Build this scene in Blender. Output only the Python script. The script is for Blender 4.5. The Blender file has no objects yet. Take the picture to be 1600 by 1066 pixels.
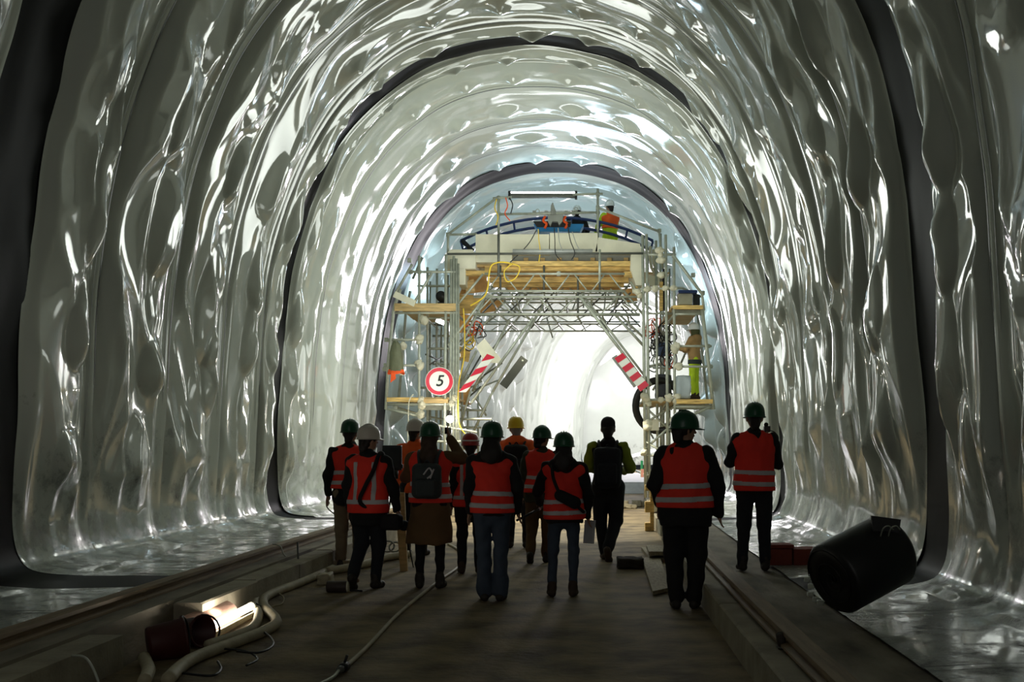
import bpy, bmesh, math, random
import numpy as np
from mathutils import Vector, Matrix
random.seed(7)
sc = bpy.context.scene
COL = sc.collection
# ------------------------------------------------------------------ camera
CX, CY, F, EYE = 900.0, 694.0, 1700.0, 1.55          # principal axis in the 1600x1066 frame, focal length, eye height
cam_d = bpy.data.cameras.new('camera')
cam = bpy.data.objects.new('camera', cam_d); COL.objects.link(cam)
cam.location = (0, 0, EYE); cam.rotation_euler = (math.pi/2, 0, 0)
cam_d.sensor_width = 36; cam_d.lens = F/1600*36
cam_d.shift_x = -(CX-800)/1600; cam_d.shift_y = (CY-533)/1600
cam_d.clip_end = 400
sc.camera = cam
# ------------------------------------------------------------------ world, exposure, lights
w = bpy.data.worlds.new('world'); sc.world = w; w.use_nodes = True
w.node_tree.nodes['Background'].inputs[0].default_value = (0.75, 0.8, 0.9, 1)
w.node_tree.nodes['Background'].inputs[1].default_value = 0.02
sc.view_settings.view_transform = 'Standard'; sc.view_settings.look = 'None'
sc.view_settings.gamma = 1; sc.view_settings.use_curve_mapping = False
sc.view_settings.exposure = 0.0
sc.cycles.use_denoising = True
def xc(y):                                            # centre line of the curving tunnel
    y = np.asarray(y, float)
    return -1.105 + 0.00083*np.abs(y)*y*(y > 0) + 0.0014*np.clip(y-27, 0, 200)**2
def lamp(name, kind, loc, power, color, size=0.3, rot=None, spot=None, blend=0.15, sy=None):
    d = bpy.data.lights.new(name, kind); d.energy = power; d.color = color
    if kind == 'AREA':
        d.size = size
        if sy: d.shape = 'RECTANGLE'; d.size_y = sy
    else: d.shadow_soft_size = size
    if kind == 'SPOT': d.spot_size = spot; d.spot_blend = blend
    o = bpy.data.objects.new(name, d); COL.objects.link(o); o.location = loc
    if rot: o.rotation_euler = rot
    return o
COOL = (0.62, 0.83, 1.0); GREEN = (0.94, 1.0, 0.93); VIOLET = (1.0, 0.93, 1.0); WARM = (1.0, 0.86, 0.6)
for y, z, p in ((38, 5.6, 330), (46, 5.6, 500), (58, 6.0, 2500)):
    lamp('tunnel_flood', 'POINT', (float(xc(y))+0.6, y, z), p, VIOLET, 0.9)
# floods of the work platform: towards the camera side, towards the crown, under the platform onto the floor, and added fills
lamp('platform_flood', 'POINT', (-0.75, 21.0, 5.0), 230, GREEN, 0.9)
lamp('platform_flood', 'POINT', (1.7, 20.8, 2.9), 45, GREEN, 0.6)
lamp('platform_flood', 'POINT', (-3.2, 21.8, 3.0), 45, GREEN, 0.6)
lamp('crown_light', 'AREA', (-0.7, 26.2, 7.45), 22, COOL, 1.7, (math.pi, 0, 0), sy=0.3)
lamp('tower_tube', 'POINT', (-3.75, 27.6, 5.6), 70, COOL, 0.3)
lamp('tower_tube', 'POINT', (2.5, 27.6, 5.4), 70, COOL, 0.3)
lamp('crown_light', 'POINT', (-0.3, 29.5, 6.3), 130, COOL, 0.5)  # added cool fill behind the platform, no tube hangs here
lamp('floor_spot', 'SPOT', (-0.7, 23.2, 4.1), 1300, (1, 0.92, 0.70), 0.08, (math.radians(8), 0, math.pi), math.radians(98), 0.05)
lamp('rear_fill', 'AREA', (0.8, -7.0, 4.6), 115, (1, 0.98, 0.93), 7.5, (math.radians(84), 0, math.radians(20)))
# ------------------------------------------------------------------ helpers
def P(px, py, s): return Vector(((px-CX)/s, F/s, EYE+(CY-py)/s))
def G(px, py, z=0.0):
    s = (py-CY)/(EYE-z); return Vector(((px-CX)/s, F/s, z))
MATS = {}
def mat(name, col, rough=0.6, metal=0.0, var=0.12, scale=6.0, bump=0.0, bscale=40.0, ior=1.45, coat=0.0, emit=None, es=0.0, col2=None, stretch=None):
    if name in MATS: return MATS[name]
    m = bpy.data.materials.new(name); m.use_nodes = True; MATS[name] = m
    nt = m.node_tree; N = nt.nodes; L = nt.links; b = N['Principled BSDF']
    b.inputs['Roughness'].default_value = rough; b.inputs['Metallic'].default_value = metal; b.inputs['IOR'].default_value = ior
    b.inputs['Coat Weight'].default_value = coat; b.inputs['Coat Roughness'].default_value = 0.08
    tc = N.new('ShaderNodeTexCoord'); src = tc.outputs['Object']
    if stretch:
        mp = N.new('ShaderNodeMapping'); mp.inputs['Scale'].default_value = stretch; L.new(src, mp.inputs['Vector']); src = mp.outputs['Vector']
    n = N.new('ShaderNodeTexNoise'); n.inputs['Scale'].default_value = scale; n.inputs['Detail'].default_value = 5; L.new(src, n.inputs['Vector'])
    r = N.new('ShaderNodeValToRGB'); r.color_ramp.elements[0].position = 0.3; r.color_ramp.elements[1].position = 0.7
    a = [max(0, c*(1-var)) for c in col]; c2 = col2 or [min(1, c*(1+var)) for c in col]
    r.color_ramp.elements[0].color = (*a, 1); r.color_ramp.elements[1].color = (*c2, 1)
    L.new(n.outputs['Fac'], r.inputs['Fac']); L.new(r.outputs['Color'], b.inputs['Base Color'])
    if bump:
        n2 = N.new('ShaderNodeTexNoise'); n2.inputs['Scale'].default_value = bscale; n2.inputs['Detail'].default_value = 6; L.new(src, n2.inputs['Vector'])
        bp = N.new('ShaderNodeBump'); bp.inputs['Strength'].default_value = bump; bp.inputs['Distance'].default_value = 0.02
        L.new(n2.outputs['Fac'], bp.inputs['Height']); L.new(bp.outputs['Normal'], b.inputs['Normal'])
    if emit:
        b.inputs['Emission Color'].default_value = (*emit, 1); b.inputs['Emission Strength'].default_value = es
    return m
def link(name, me, m=None, parent=None, smooth=False, **tags):
    o = bpy.data.objects.new(name, me); COL.objects.link(o)
    if m is not None and not me.materials: me.materials.append(m)
    if parent is not None: o.parent = parent
    if smooth: me.polygons.foreach_set('use_smooth', np.ones(len(me.polygons), bool))
    for k, v in tags.items(): o[k] = v
    return o
def mesh_np(name, V, Q):
    V = np.asarray(V, np.float32); Q = np.asarray(Q, np.int32); k = Q.shape[1]
    me = bpy.data.meshes.new(name); me.vertices.add(len(V)); me.vertices.foreach_set('co', V.ravel())
    me.loops.add(Q.size); me.loops.foreach_set('vertex_index', Q.ravel())
    me.polygons.add(len(Q)); me.polygons.foreach_set('loop_start', np.arange(0, Q.size, k, dtype=np.int32))
    me.update(calc_edges=True); me.validate()
    return me
def grid_faces(nu, nv, off=0):
    i = np.arange(nu-1)[:, None]*nv + np.arange(nv-1)[None]; i = i.ravel()+off
    return np.stack([i, i+1, i+nv+1, i+nv], 1)
class MB:                                             # collects shapes for ONE mesh
    def __init__(s): s.v = []; s.f = []
    def poly(s, vs, fs):
        o = len(s.v); s.v += [tuple(v) for v in vs]; s.f += [tuple(i+o for i in f) for f in fs]; return s
    def box(s, lo, hi, M=None):
        vs = [Vector((x, y, z)) for x in (lo[0], hi[0]) for y in (lo[1], hi[1]) for z in (lo[2], hi[2])]
        if M is not None: vs = [M @ v for v in vs]
        return s.poly(vs, [(0, 1, 3, 2), (4, 6, 7, 5), (0, 4, 5, 1), (2, 3, 7, 6), (0, 2, 6, 4), (1, 5, 7, 3)])
    def bevbox(s, lo, hi, b=0.01, M=None):
        bm = bmesh.new(); bmesh.ops.create_cube(bm, size=1)
        for v in bm.verts: v.co = Vector([lo[i]+(v.co[i]+.5)*(hi[i]-lo[i]) for i in range(3)])
        bmesh.ops.bevel(bm, geom=bm.edges[:], offset=b, segments=2, affect='EDGES', profile=0.6)
        bm.verts.index_update()
        vs = [v.co.copy() for v in bm.verts]; fs = [[v.index for v in f.verts] for f in bm.faces]; bm.free()
        if M is not None: vs = [M @ v for v in vs]
        return s.poly(vs, fs)
    def tube(s, pts, r, n=8, caps=True):
        pts = [Vector(p) for p in pts]; rs = r if isinstance(r, (list, tuple)) else [r]*len(pts); rings = []
        up = None
        for i, p in enumerate(pts):
            d = (pts[min(i+1, len(pts)-1)]-pts[max(i-1, 0)]).normalized()
            if up is None: up = Vector((0, 0, 1)) if abs(d.z) < 0.9 else Vector((1, 0, 0))
            a = d.cross(up).normalized(); b = a.cross(d).normalized(); up = b
            rings.append([p+(a*math.cos(2*math.pi*k/n)+b*math.sin(2*math.pi*k/n))*rs[i] for k in range(n)])
        vs = [v for R in rings for v in R]; fs = []
        for i in range(len(rings)-1):
            for k in range(n): fs.append((i*n+k, i*n+(k+1) % n, (i+1)*n+(k+1) % n, (i+1)*n+k))
        if caps: fs += [tuple(range(n-1, -1, -1)), tuple(range((len(rings)-1)*n, len(rings)*n))]
        return s.poly(vs, fs)
    def lathe(s, prof, n=24, M=None, a0=0, a1=2*math.pi):
        full = abs(a1-a0-2*math.pi) < 1e-6; m = n if full else n+1; vs = []
        for (r, z) in prof:
            for k in range(m):
                a = a0+(a1-a0)*k/n; v = Vector((r*math.cos(a), r*math.sin(a), z)); vs.append(M @ v if M is not None else v)
        fs = []
        for i in range(len(prof)-1):
            for k in range(n):
                k2 = (k+1) % m; fs.append((i*m+k, i*m+k2, (i+1)*m+k2, (i+1)*m+k))
        return s.poly(vs, fs)
    def prism(s, pts, d):                             # polygon extruded along d
        n = len(pts); d = Vector(d); vs = [Vector(p) for p in pts]+[Vector(p)+d for p in pts]
        fs = [tuple(range(n)), tuple(range(2*n-1, n-1, -1))]+[(i, i+n, (i+1) % n+n, (i+1) % n) for i in range(n)]
        return s.poly(vs, fs)
    def build(s, name, m, parent=None, smooth=False, origin=None, **tags):
        off = Vector((0, 0, 0))
        if parent is not None: off = wloc(parent)
        if origin is not None: off = Vector(origin)
        me = bpy.data.meshes.new(name); me.from_pydata([tuple(Vector(v)-off) for v in s.v], [], s.f)
        bm = bmesh.new(); bm.from_mesh(me); bmesh.ops.recalc_face_normals(bm, faces=bm.faces[:]); bm.to_mesh(me); bm.free()
        o = link(name, me, m, parent, smooth, **tags)
        if origin is not None: o.location = off if parent is None else off-wloc(parent)
        return o
def wloc(o):
    v = Vector(o.location)
    while o.parent is not None: o = o.parent; v += Vector(o.location)
    return v
def thing(name, label, cat, loc, group=None):
    o = bpy.data.objects.new(name, None); COL.objects.link(o); o.location = loc; o.empty_display_size = 0.2
    o['label'] = label; o['category'] = cat
    if group: o['group'] = group
    return o
def tg(label, cat, group=None):
    d = dict(label=label, category=cat)
    if group: d['group'] = group
    return d
def spline(pts, n=6):
    pts = [Vector(p) for p in pts]; out = []
    for i in range(len(pts)-1):
        p0 = pts[max(i-1, 0)]; p1 = pts[i]; p2 = pts[i+1]; p3 = pts[min(i+2, len(pts)-1)]
        for k in range(n):
            t = k/n; out.append(0.5*((2*p1)+(p2-p0)*t+(2*p0-5*p1+4*p2-p3)*t*t+(3*p1-p0-3*p2+p3)*t**3))
    return out+[pts[-1]]
# numpy gradient noise
_rng = np.random.RandomState(11)
_perm = np.concatenate([_rng.permutation(256)]*2); _ga = _rng.rand(256)*2*np.pi; _gx, _gy = np.cos(_ga), np.sin(_ga)
def perlin(x, y, seed=0):
    x, y = np.broadcast_arrays(np.asarray(x, float)+seed*17.31, np.asarray(y, float)+seed*9.77)
    xi = np.floor(x).astype(int); yi = np.floor(y).astype(int); fx = x-xi; fy = y-yi
    def g(a, b):
        h = _perm[(_perm[(xi+a) & 255]+yi+b) & 255]; return _gx[h]*(fx-a)+_gy[h]*(fy-b)
    u = fx**3*(fx*(fx*6-15)+10); v = fy**3*(fy*(fy*6-15)+10)
    return (g(0, 0)*(1-u)+g(1, 0)*u)*(1-v)+(g(0, 1)*(1-u)+g(1, 1)*u)*v
def sstep(a, b, x):
    t = np.clip((x-a)/(b-a), 0, 1); return t*t*(3-2*t)
# ------------------------------------------------------------------ materials of the setting
def membrane_material():
    m = mat('white_membrane', (0.54, 0.58, 0.53), 0.13, var=0.04, scale=1.5, ior=1.55)
    nt = m.node_tree; N = nt.nodes; L = nt.links; b = N['Principled BSDF']
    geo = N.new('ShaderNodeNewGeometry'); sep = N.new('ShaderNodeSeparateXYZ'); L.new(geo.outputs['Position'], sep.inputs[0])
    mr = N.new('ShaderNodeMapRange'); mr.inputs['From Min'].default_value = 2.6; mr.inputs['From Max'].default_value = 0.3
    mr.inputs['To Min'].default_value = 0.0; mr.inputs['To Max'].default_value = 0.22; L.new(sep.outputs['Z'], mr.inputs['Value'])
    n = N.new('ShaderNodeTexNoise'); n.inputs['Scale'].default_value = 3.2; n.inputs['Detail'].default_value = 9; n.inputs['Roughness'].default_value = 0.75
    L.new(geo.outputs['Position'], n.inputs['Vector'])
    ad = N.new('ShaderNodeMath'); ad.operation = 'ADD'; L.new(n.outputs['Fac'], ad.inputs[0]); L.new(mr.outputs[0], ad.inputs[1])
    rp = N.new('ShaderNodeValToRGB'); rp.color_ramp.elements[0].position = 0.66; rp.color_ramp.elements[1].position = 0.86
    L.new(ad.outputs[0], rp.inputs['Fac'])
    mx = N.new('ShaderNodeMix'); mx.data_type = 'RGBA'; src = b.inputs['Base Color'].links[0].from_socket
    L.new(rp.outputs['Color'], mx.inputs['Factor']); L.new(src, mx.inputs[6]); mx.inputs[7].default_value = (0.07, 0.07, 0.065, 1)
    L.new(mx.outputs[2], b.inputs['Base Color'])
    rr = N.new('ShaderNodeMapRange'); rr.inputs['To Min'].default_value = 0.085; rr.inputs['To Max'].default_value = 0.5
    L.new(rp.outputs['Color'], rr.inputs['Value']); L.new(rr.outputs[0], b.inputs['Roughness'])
    return m
M_MEM = membrane_material()
M_BLACK = mat('black_membrane', (0.005, 0.005, 0.006), 0.45, var=0.2, ior=1.25)
M_BLACK.node_tree.nodes['Principled BSDF'].inputs['Specular IOR Level'].default_value = 0.12
M_SEAM = mat('weld_dark', (0.02, 0.021, 0.02), 0.4)
M_CONC = mat('stained_concrete', (0.115, 0.08, 0.042), 0.85, var=0.35, scale=2.2, bump=0.7, bscale=14, col2=(0.30, 0.23, 0.125))
M_KERB = mat('kerb_concrete', (0.31, 0.275, 0.20), 0.85, var=0.25, scale=3, bump=0.35, bscale=25)
M_LEDGE = mat('dirty_ledge', (0.18, 0.15, 0.10), 0.8, var=0.5, scale=3.5, bump=0.4, bscale=20, col2=(0.31, 0.27, 0.20), stretch=(1, 0.35, 1))
M_RAIL = mat('rail_wood', (0.24, 0.17, 0.10), 0.65, var=0.3, scale=4, bump=0.2, bscale=12, stretch=(6, 0.5, 6))
# ------------------------------------------------------------------ tunnel lining
HALF = [(4.14, .335), (4.28, .46), (4.325, .72), (4.32, 1.3), (4.28, 2.2), (4.18, 3.66), (3.95, 4.96), (3.45, 6.27), (2.83, 7.20), (1.95, 7.93), (1.0, 8.28)]
prof = [(-2.72, .285), (-3.2, .285), (-3.75, .29)]+[(-a, b) for a, b in HALF]+[(0, 8.38)]+HALF[::-1]+[(3.75, .29), (3.4, .285), (3.05, .27)]
PR = np.array([(p.x, p.z) for p in spline([(a, 0, b) for a, b in prof], 40)])
_sl = np.concatenate([[0], np.cumsum(np.hypot(*np.diff(PR, axis=0).T))]); PLEN = _sl[-1]
def prof_at(u):
    x = np.interp(u, _sl, PR[:, 0]); z = np.interp(u, _sl, PR[:, 1]); e = 0.04
    dx = np.interp(u+e, _sl, PR[:, 0])-np.interp(u-e, _sl, PR[:, 0]); dz = np.interp(u+e, _sl, PR[:, 1])-np.interp(u-e, _sl, PR[:, 1])
    l = np.hypot(dx, dz)+1e-9
    return x, z, dz/l, -dx/l                           # inward normal
def ridge(n, k=2.6): return np.clip(1-np.abs(n)*k, 0, 1)
def wrinkle(u, t, sd, far=0):
    wx = perlin(u*.40, t*.45, sd+1); wy = perlin(u*.45, t*.40, sd+2)
    a = ridge(perlin((u+1.3*wx)*.48, (t+.9*wy)*.80, sd+3), 1.9)**1.4            # broad hanging folds
    b = ridge(perlin((u+.8*wy)*.22, (t+.9*wx)*1.05, sd+4), 2.6)**2.2             # long creases down the strip
    c = ridge(perlin(.75*(u*.75+t*1.2)+wx, .60*(t-u*.30)*1.5+wy, sd+5), 2.2)**2   # slanting drapes
    low = perlin(u*.45, t*.55, sd+6)
    fine = perlin(u*1.3+wx*2, t*1.5+wy*2, sd+7)
    h = .055*a+.075*b+.055*c+.15*low+.012*fine
    return h
def pouches(u, t, z, up, sd, mid):
    # where the sheet hangs between its fixings it forms pouches with a rounded lower lip
    rs = np.random.RandomState(int(sd*100)+5); L = float(u.max()); w_ = float(t.max()); d = np.zeros_like(u); q = np.ones_like(u); u1 = u[:, 0]; p_ = 1.5
    while p_ < L-1.5:
        iz = int(np.argmin(np.abs(u1-p_))); zc = z[iz, 0]; cr = float(sstep(6.2, 7.9, zc)); s_ = up[iz, 0]; r = rs.rand(6)
        pt = w_*((.45+.28*r[0])*(1-cr)+.74*cr); au = (.24+.22*r[1])*(1-.35*cr); at_ = (.26+.20*r[2])*(1-.35*cr); A = (.055+.075*r[3])*(1-.45*cr)*(.5 if mid else 1)
        du = (u-p_)*s_+(.5*r[5]-.1)*(t-pt); dt = t-pt; tail = 1.6+1.8*r[4]
        e = np.sqrt(np.where(du > 0, du/(au*(tail*(1-cr)+1.1*cr)), du/au)**2+(dt/at_)**2)
        d += A*np.clip(1-e**1.5, 0, 1)**.75
        e2 = np.sqrt(((u-p_)*s_+au+.25)**2*.8+(dt+.1)**2*1.2); q *= 1-.7*np.exp(-e2/.25)
        p_ += 0.75+.8*rs.rand() if zc < 6.2 else .95+.35*rs.rand()
    return d, q
ENV = bpy.data.objects.new('wall_vault', None); COL.objects.link(ENV); ENV['kind'] = 'structure'
ENV['label'] = 'glossy white membrane lining of the tunnel vault, wrinkled strips with black bands'
def edge_wave(u, sd, amp): return amp*(perlin(u*.33, 0*u, sd)+.5*perlin(u*.9, 0*u, sd+1))
BANDS = [(-5.9, .6), (2.2, .6), (9.95, .80), (18.45, .50), (26.75, .62)]
SEAMS = [-3.9, -1.9, 0.1, 4.2, 6.2, 8.2, 11.75, 13.75, 15.7, 17.4, 19.25, 20.75, 22.8, 24.8, 28.7, 30.7, 32.7, 34.7, 36.8, 39, 41.2, 43.5, 46, 48.5, 51, 54, 57, 60, 63, 66]
edges = sorted([(y, 0) for y in SEAMS]+[(y, wd) for y, wd in BANDS])
def eoff(i, u):                                       # wavy run of edge i
    y, wd = edges[i]
    return edge_wave(u, 40+i*3, 0.10 if y < 28 else 0.25)
for i in range(len(edges)-1):
    (y0, w0), (y1, w1) = edges[i], edges[i+1]
    near = 3.5 < y1 and y0 < 19; mid = y0 < 28 and y1 > 3.5
    du = 0.05 if near else (0.065 if mid else 0.13)
    nu = int(PLEN/du); nv = max(8, int((y1-y0)/(0.034 if near else (0.045 if mid else 0.10))))
    U, T = np.meshgrid(np.linspace(0, PLEN, nu), np.linspace(0, 1, nv), indexing='ij')
    ea = y0+eoff(i, U)+(w0*.5+edge_wave(U, 200+i, .22) if w0 else 0); eb = y1+eoff(i+1, U)-(w1*.5+edge_wave(U, 300+i, .22) if w1 else 0)
    Y = ea+(eb-ea)*T
    x, z, nx, nz = prof_at(U)
    foot = sstep(1.55, 2.6, np.minimum(U, PLEN-U)) ; crown = sstep(6.0, 8.0, z)
    wr = wrinkle(U, T*(y1-y0), i*1.37); po, pq = pouches(U, T*(y1-y0), z, np.where(U < PLEN/2, 1., -1.), i*1.37, not near); wr = (wr*(1 if y0 < 13 else .7 if near else .10))*(.3+.7*pq)+po
    win = sstep(0, .14, T)*(1-sstep(.78, .92, T)); big = (0.12 if y0 < 19 else .035)*np.sin(np.pi*np.clip(T/.84, 0, 1))
    sc_ = np.abs(np.sin(np.pi*(U/1.15+.8*perlin(U*.4, U*0, 500+i)))); scal = (1-sc_)**1.6*np.exp(-((T-.70)/.13)**2)*(.10*crown+.035)
    amp = (0.05+0.95*foot)*(1-.45*crown)
    D = (wr+big*.55)*win*amp+scal*foot+(.012 if w1 else .06 if near else .028)*sstep(.85, 1.0, T)*(0.15+.85*foot)
    if y0 >= 26.7: D = (0.55*wr*win*amp+.02*sstep(.80, 1.0, T)*foot)*(11 if y0 < 48 else 4)*foot
    fil = np.exp(-((z-.47)/.22)**2)*(np.minimum(U, PLEN-U) > 1.0); D = D+fil*(.05*np.sin(np.pi*T)**1.5+.07*np.abs(perlin(U*.2+Y*1.3, Y*.9, 61)))*(1 if y0 < 26 else .4)
    D = np.maximum(D, -0.03) + 0.002*foot*perlin(U*4, Y*4, 9)*(1 if near else .4)
    X = xc(Y)+x+nx*D; Z = z+nz*D
    me = mesh_np('membrane_strip', np.stack([X, Y, Z], -1).reshape(-1, 3), grid_faces(nu, nv))
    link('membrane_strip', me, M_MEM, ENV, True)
def ribbon(name, m, yf, wd, d0, n=420, nv=3):
    U, T = np.meshgrid(np.linspace(0, PLEN, n), np.linspace(-.5, .5, nv), indexing='ij')
    x, z, nx, nz = prof_at(U); foot = sstep(2.0, 3.6, np.minimum(U, PLEN-U))
    Y = yf(U)+wd*T; D = d0*(.15+.85*foot)
    if wd > .2: D = D+.02*ridge(perlin(U*.5, T*2, 77))*foot
    link(name, mesh_np(name, np.stack([xc(Y)+x+nx*D, Y, z+nz*D], -1).reshape(-1, 3), grid_faces(n, nv)), m, ENV, True)
for i, (y, wd) in enumerate(edges[1:-1], 1):
    if wd: ribbon('black_band', M_BLACK, lambda U, i=i, y=y: y+eoff(i, U), 1.15, -.012 if y < 20 else .015, nv=10)
    elif y > 3:
        ribbon('weld_seam', M_SEAM, lambda U, i=i, y=y: y+eoff(i, U)-.10+.02*perlin(U*.7, U*0, 90+i), .008, .052 if y < 19 else .026)
        ribbon('weld_seam', M_SEAM, lambda U, i=i, y=y: y+eoff(i, U)+.004, .022 if y < 20 else .03, .063 if y < 19 else .032)
# far end: the last, brightly lit face of the tunnel
U = np.linspace(0, PLEN, 90); x, z, _, _ = prof_at(U); ye = 66.2
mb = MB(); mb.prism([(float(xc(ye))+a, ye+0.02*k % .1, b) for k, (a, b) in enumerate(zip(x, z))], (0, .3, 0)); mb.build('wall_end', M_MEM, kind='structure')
# ------------------------------------------------------------------ floor, kerbs, ledges (swept along the tunnel)
def sweep(sec, y0, y1, step=1.0, inset=0.0):
    n = max(2, int(math.ceil((y1-y0)/step))+1); ys = np.linspace(y0+inset, y1-inset, n); mb = MB(); k = len(sec); vs = []; fs = []
    for y in ys:
        c = float(xc(y)); vs += [(c+a, y, b) for a, b in sec]
    for i in range(n-1):
        for j in range(k): fs.append((i*k+j, i*k+(j+1) % k, (i+1)*k+(j+1) % k, (i+1)*k+j))
    fs += [tuple(range(k)), tuple(range((n-1)*k, n*k))]
    mb.poly(vs, fs); return mb
sweep([(-2.1, -.3), (2.25, -.3), (2.25, 0), (-2.1, 0)], -9, 66).build('floor', M_CONC, kind='structure')
sweep([(-4.6, -.3), (-2.30, -.3), (-2.30, .26), (-4.6, .26)], -9, 66).build('trim_1', M_LEDGE, kind='structure')
sweep([(2.42, -.3), (4.6, -.3), (4.6, .25), (2.42, .25)], -9, 66).build('trim_2', M_LEDGE, kind='structure')
kl = bpy.data.objects.new('trim_3', None); COL.objects.link(kl); kl['kind'] = 'structure'; kl['label'] = 'low concrete kerb along the left edge of the floor'
kr = bpy.data.objects.new('trim_4', None); COL.objects.link(kr); kr['kind'] = 'structure'; kr['label'] = 'low concrete kerb along the right edge of the floor'
y = -9.0
while y < 40:
    for par, a, b in ((kl, -2.30, -2.06), (kr, 2.22, 2.42)):
        if par is kl and abs(y-6.9) < .8: continue
        h = .235+random.uniform(-.006, .006); q = random.uniform(-.006, .006)
        sweep([(a+q, -.2), (b+q, -.2), (b+q, h-.015), (b+q-.015, h), (a+q+.015, h), (a+q, h-.015)], y, y+1.5, .5, .005).build('kerb_stone', M_KERB, par)
    y += 1.5
# kerb stone with the recess that holds the work light
sweep([(-2.30, -.2), (-2.16, -.2), (-2.16, .235), (-2.30, .235)], 6.0, 7.5, .5, .005).build('kerb_stone', M_KERB, kl)
for ya, yb, za, zb in ((6.0, 6.25, -.2, .235), (7.25, 7.5, -.2, .235), (6.25, 7.25, .19, .235)):
    sweep([(-2.16, za), (-2.06, za), (-2.06, zb), (-2.16, zb)], ya, yb, .5, .003).build('kerb_stone', M_KERB, kl)
def rail(off, name, label):
    sec = [(off-.075, .262), (off+.075, .262), (off+.075, .28), (off+.03, .292), (off+.03, .325), (off+.06, .332), (off+.06, .36), (off-.06, .36), (off-.06, .332), (off-.03, .325), (off-.03, .292), (off-.075, .28)]
    t = thing(name, label, 'rail', (float(xc(8))+off, 8, .25))
    y = -9
    while y < 39:
        sweep(sec, y, y+6, 1, .004).build('rail_length', M_RAIL, t); y += 6
rail(-2.58, 'gantry_rail', 'long brown gantry rail lying on the left concrete ledge')
rail(2.44, 'gantry_rail', 'long brown gantry rail lying on the right concrete ledge')
# step of the next floor section behind the platform
sweep([(-2.0, 0), (2.2, 0), (2.2, .36), (-2.0, .36)], 34, 45).build('trim_5', mat('pale_slab', (.75, .74, .74), .8), kind='structure')
# ------------------------------------------------------------------ gantry scaffold
M_TUBE = mat('galvanised', (0.42, 0.44, 0.37), 0.45, 0.35, var=0.18, scale=9)
M_DARKTUBE = mat('dark_tube', (0.13, 0.135, 0.12), 0.5, 0.4)
M_WRAP = mat('joint_wrap', (0.60, 0.57, 0.44), 0.8, bump=0.5, bscale=30)
M_CREAM = mat('cream_panel', (0.74, 0.71, 0.56), 0.7, var=0.1, scale=3)
M_GREYP = mat('grey_panel', (0.30, 0.31, 0.28), 0.6)
M_TIMB = mat('yellow_timber', (0.72, 0.47, 0.16), 0.6, var=0.45, scale=3, bump=0.15, stretch=(1.2, 8, 8))
M_PLY = mat('brown_ply', (0.55, 0.30, 0.10), 0.65, var=0.4, scale=3)
M_PLANK = mat('plank', (0.60, 0.42, 0.19), 0.75, var=0.25, scale=4, bump=0.2, stretch=(1, 7, 7))
M_BLUE = mat('navy_paint', (0.02, 0.045, 0.16), 0.4)
M_BLUE2 = mat('bright_blue_paint', (0.02, 0.22, 0.52), 0.45)
M_BLK = mat('black_plastic', (0.012, 0.012, 0.013), 0.45)
M_RED = mat('sign_red', (0.62, 0.02, 0.05), 0.45, var=0.05)
M_WHITE = mat('sign_white', (0.80, 0.82, 0.74), 0.5, var=0.03)
M_SACK = mat('pale_sack', (0.55, 0.62, 0.66), 0.8, var=0.08, bump=0.4, bscale=8)
M_YEL = mat('yellow_cable', (0.75, 0.52, 0.04), 0.5)
M_ORANGE = mat('orange_fabric', (0.85, 0.10, 0.015), 0.8)
YF, YB = F/72, F/63
gan = thing('scaffold_gantry', 'rolling scaffold gantry of galvanised tubes with timber decks spanning the tunnel', 'scaffold', (float(xc(25)), 25, .30))
def gt(pts, r=.026, m=M_TUBE, name='scaffold_tube', par=None, n=8):
    return MB().tube(pts, r*1.15, n).build(name, m, par or gan, True)
def tb(a, b, s=72, s2=None, r=.026, m=M_TUBE, name='scaffold_tube', par=None):
    return gt([P(*a, s), P(*b, s2 or s)], r, m, name, par)
cpl_me = None
def coupler(p):
    global cpl_me
    if cpl_me is None:
        o = MB().bevbox((-.045, -.05, -.045), (.045, .05, .045), .012).tube([(.0, -.075, .03), (0, .06, .03)], .014, 6).build('coupler', M_TUBE); cpl_me = o.data
    else:
        o = bpy.data.objects.new('coupler', cpl_me); COL.objects.link(o)
    o.parent = gan; o.location = Vector(p)-wloc(gan)
wrap_me = None
def wrap(px, py, s=72, sc_=1.0):
    global wrap_me
    if wrap_me is None:
        bm = bmesh.new(); bmesh.ops.create_icosphere(bm, subdivisions=3, radius=.085)
        for v in bm.verts:
            n = perlin(np.array([v.co.x*14+v.co.z*9]), np.array([v.co.y*14-v.co.z*7]), 3)[0]; v.co *= .8*(1+.6*n)
            v.co.z *= 1.15
        wrap_me = bpy.data.meshes.new('joint_wrap'); bm.to_mesh(wrap_me); bm.free(); wrap_me.materials.append(M_WRAP)
        wrap_me.polygons.foreach_set('use_smooth', np.ones(len(wrap_me.polygons), bool))
    o = bpy.data.objects.new('joint_wrap', wrap_me); COL.objects.link(o); o.parent = gan
    o.location = P(px, py, s)-wloc(gan); o.scale = (sc_,)*3; o.rotation_euler = (random.random()*3, random.random()*3, random.random()*3)
def pbox(x0, y0, x1, y1, s, dep, m, name, par=None, bev=.01):
    a = P(x0, y1, s); b = P(x1, y0, s)
    return MB().bevbox((a.x, a.y, a.z), (b.x, a.y+dep, b.z), bev).build(name, m, par or gan)
def pquad(pts, s, th, m, name, par=None, **k):
    return MB().prism([P(x, y, s) for x, y in pts], (0, th, 0)).build(name, m, par, **k)
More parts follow.
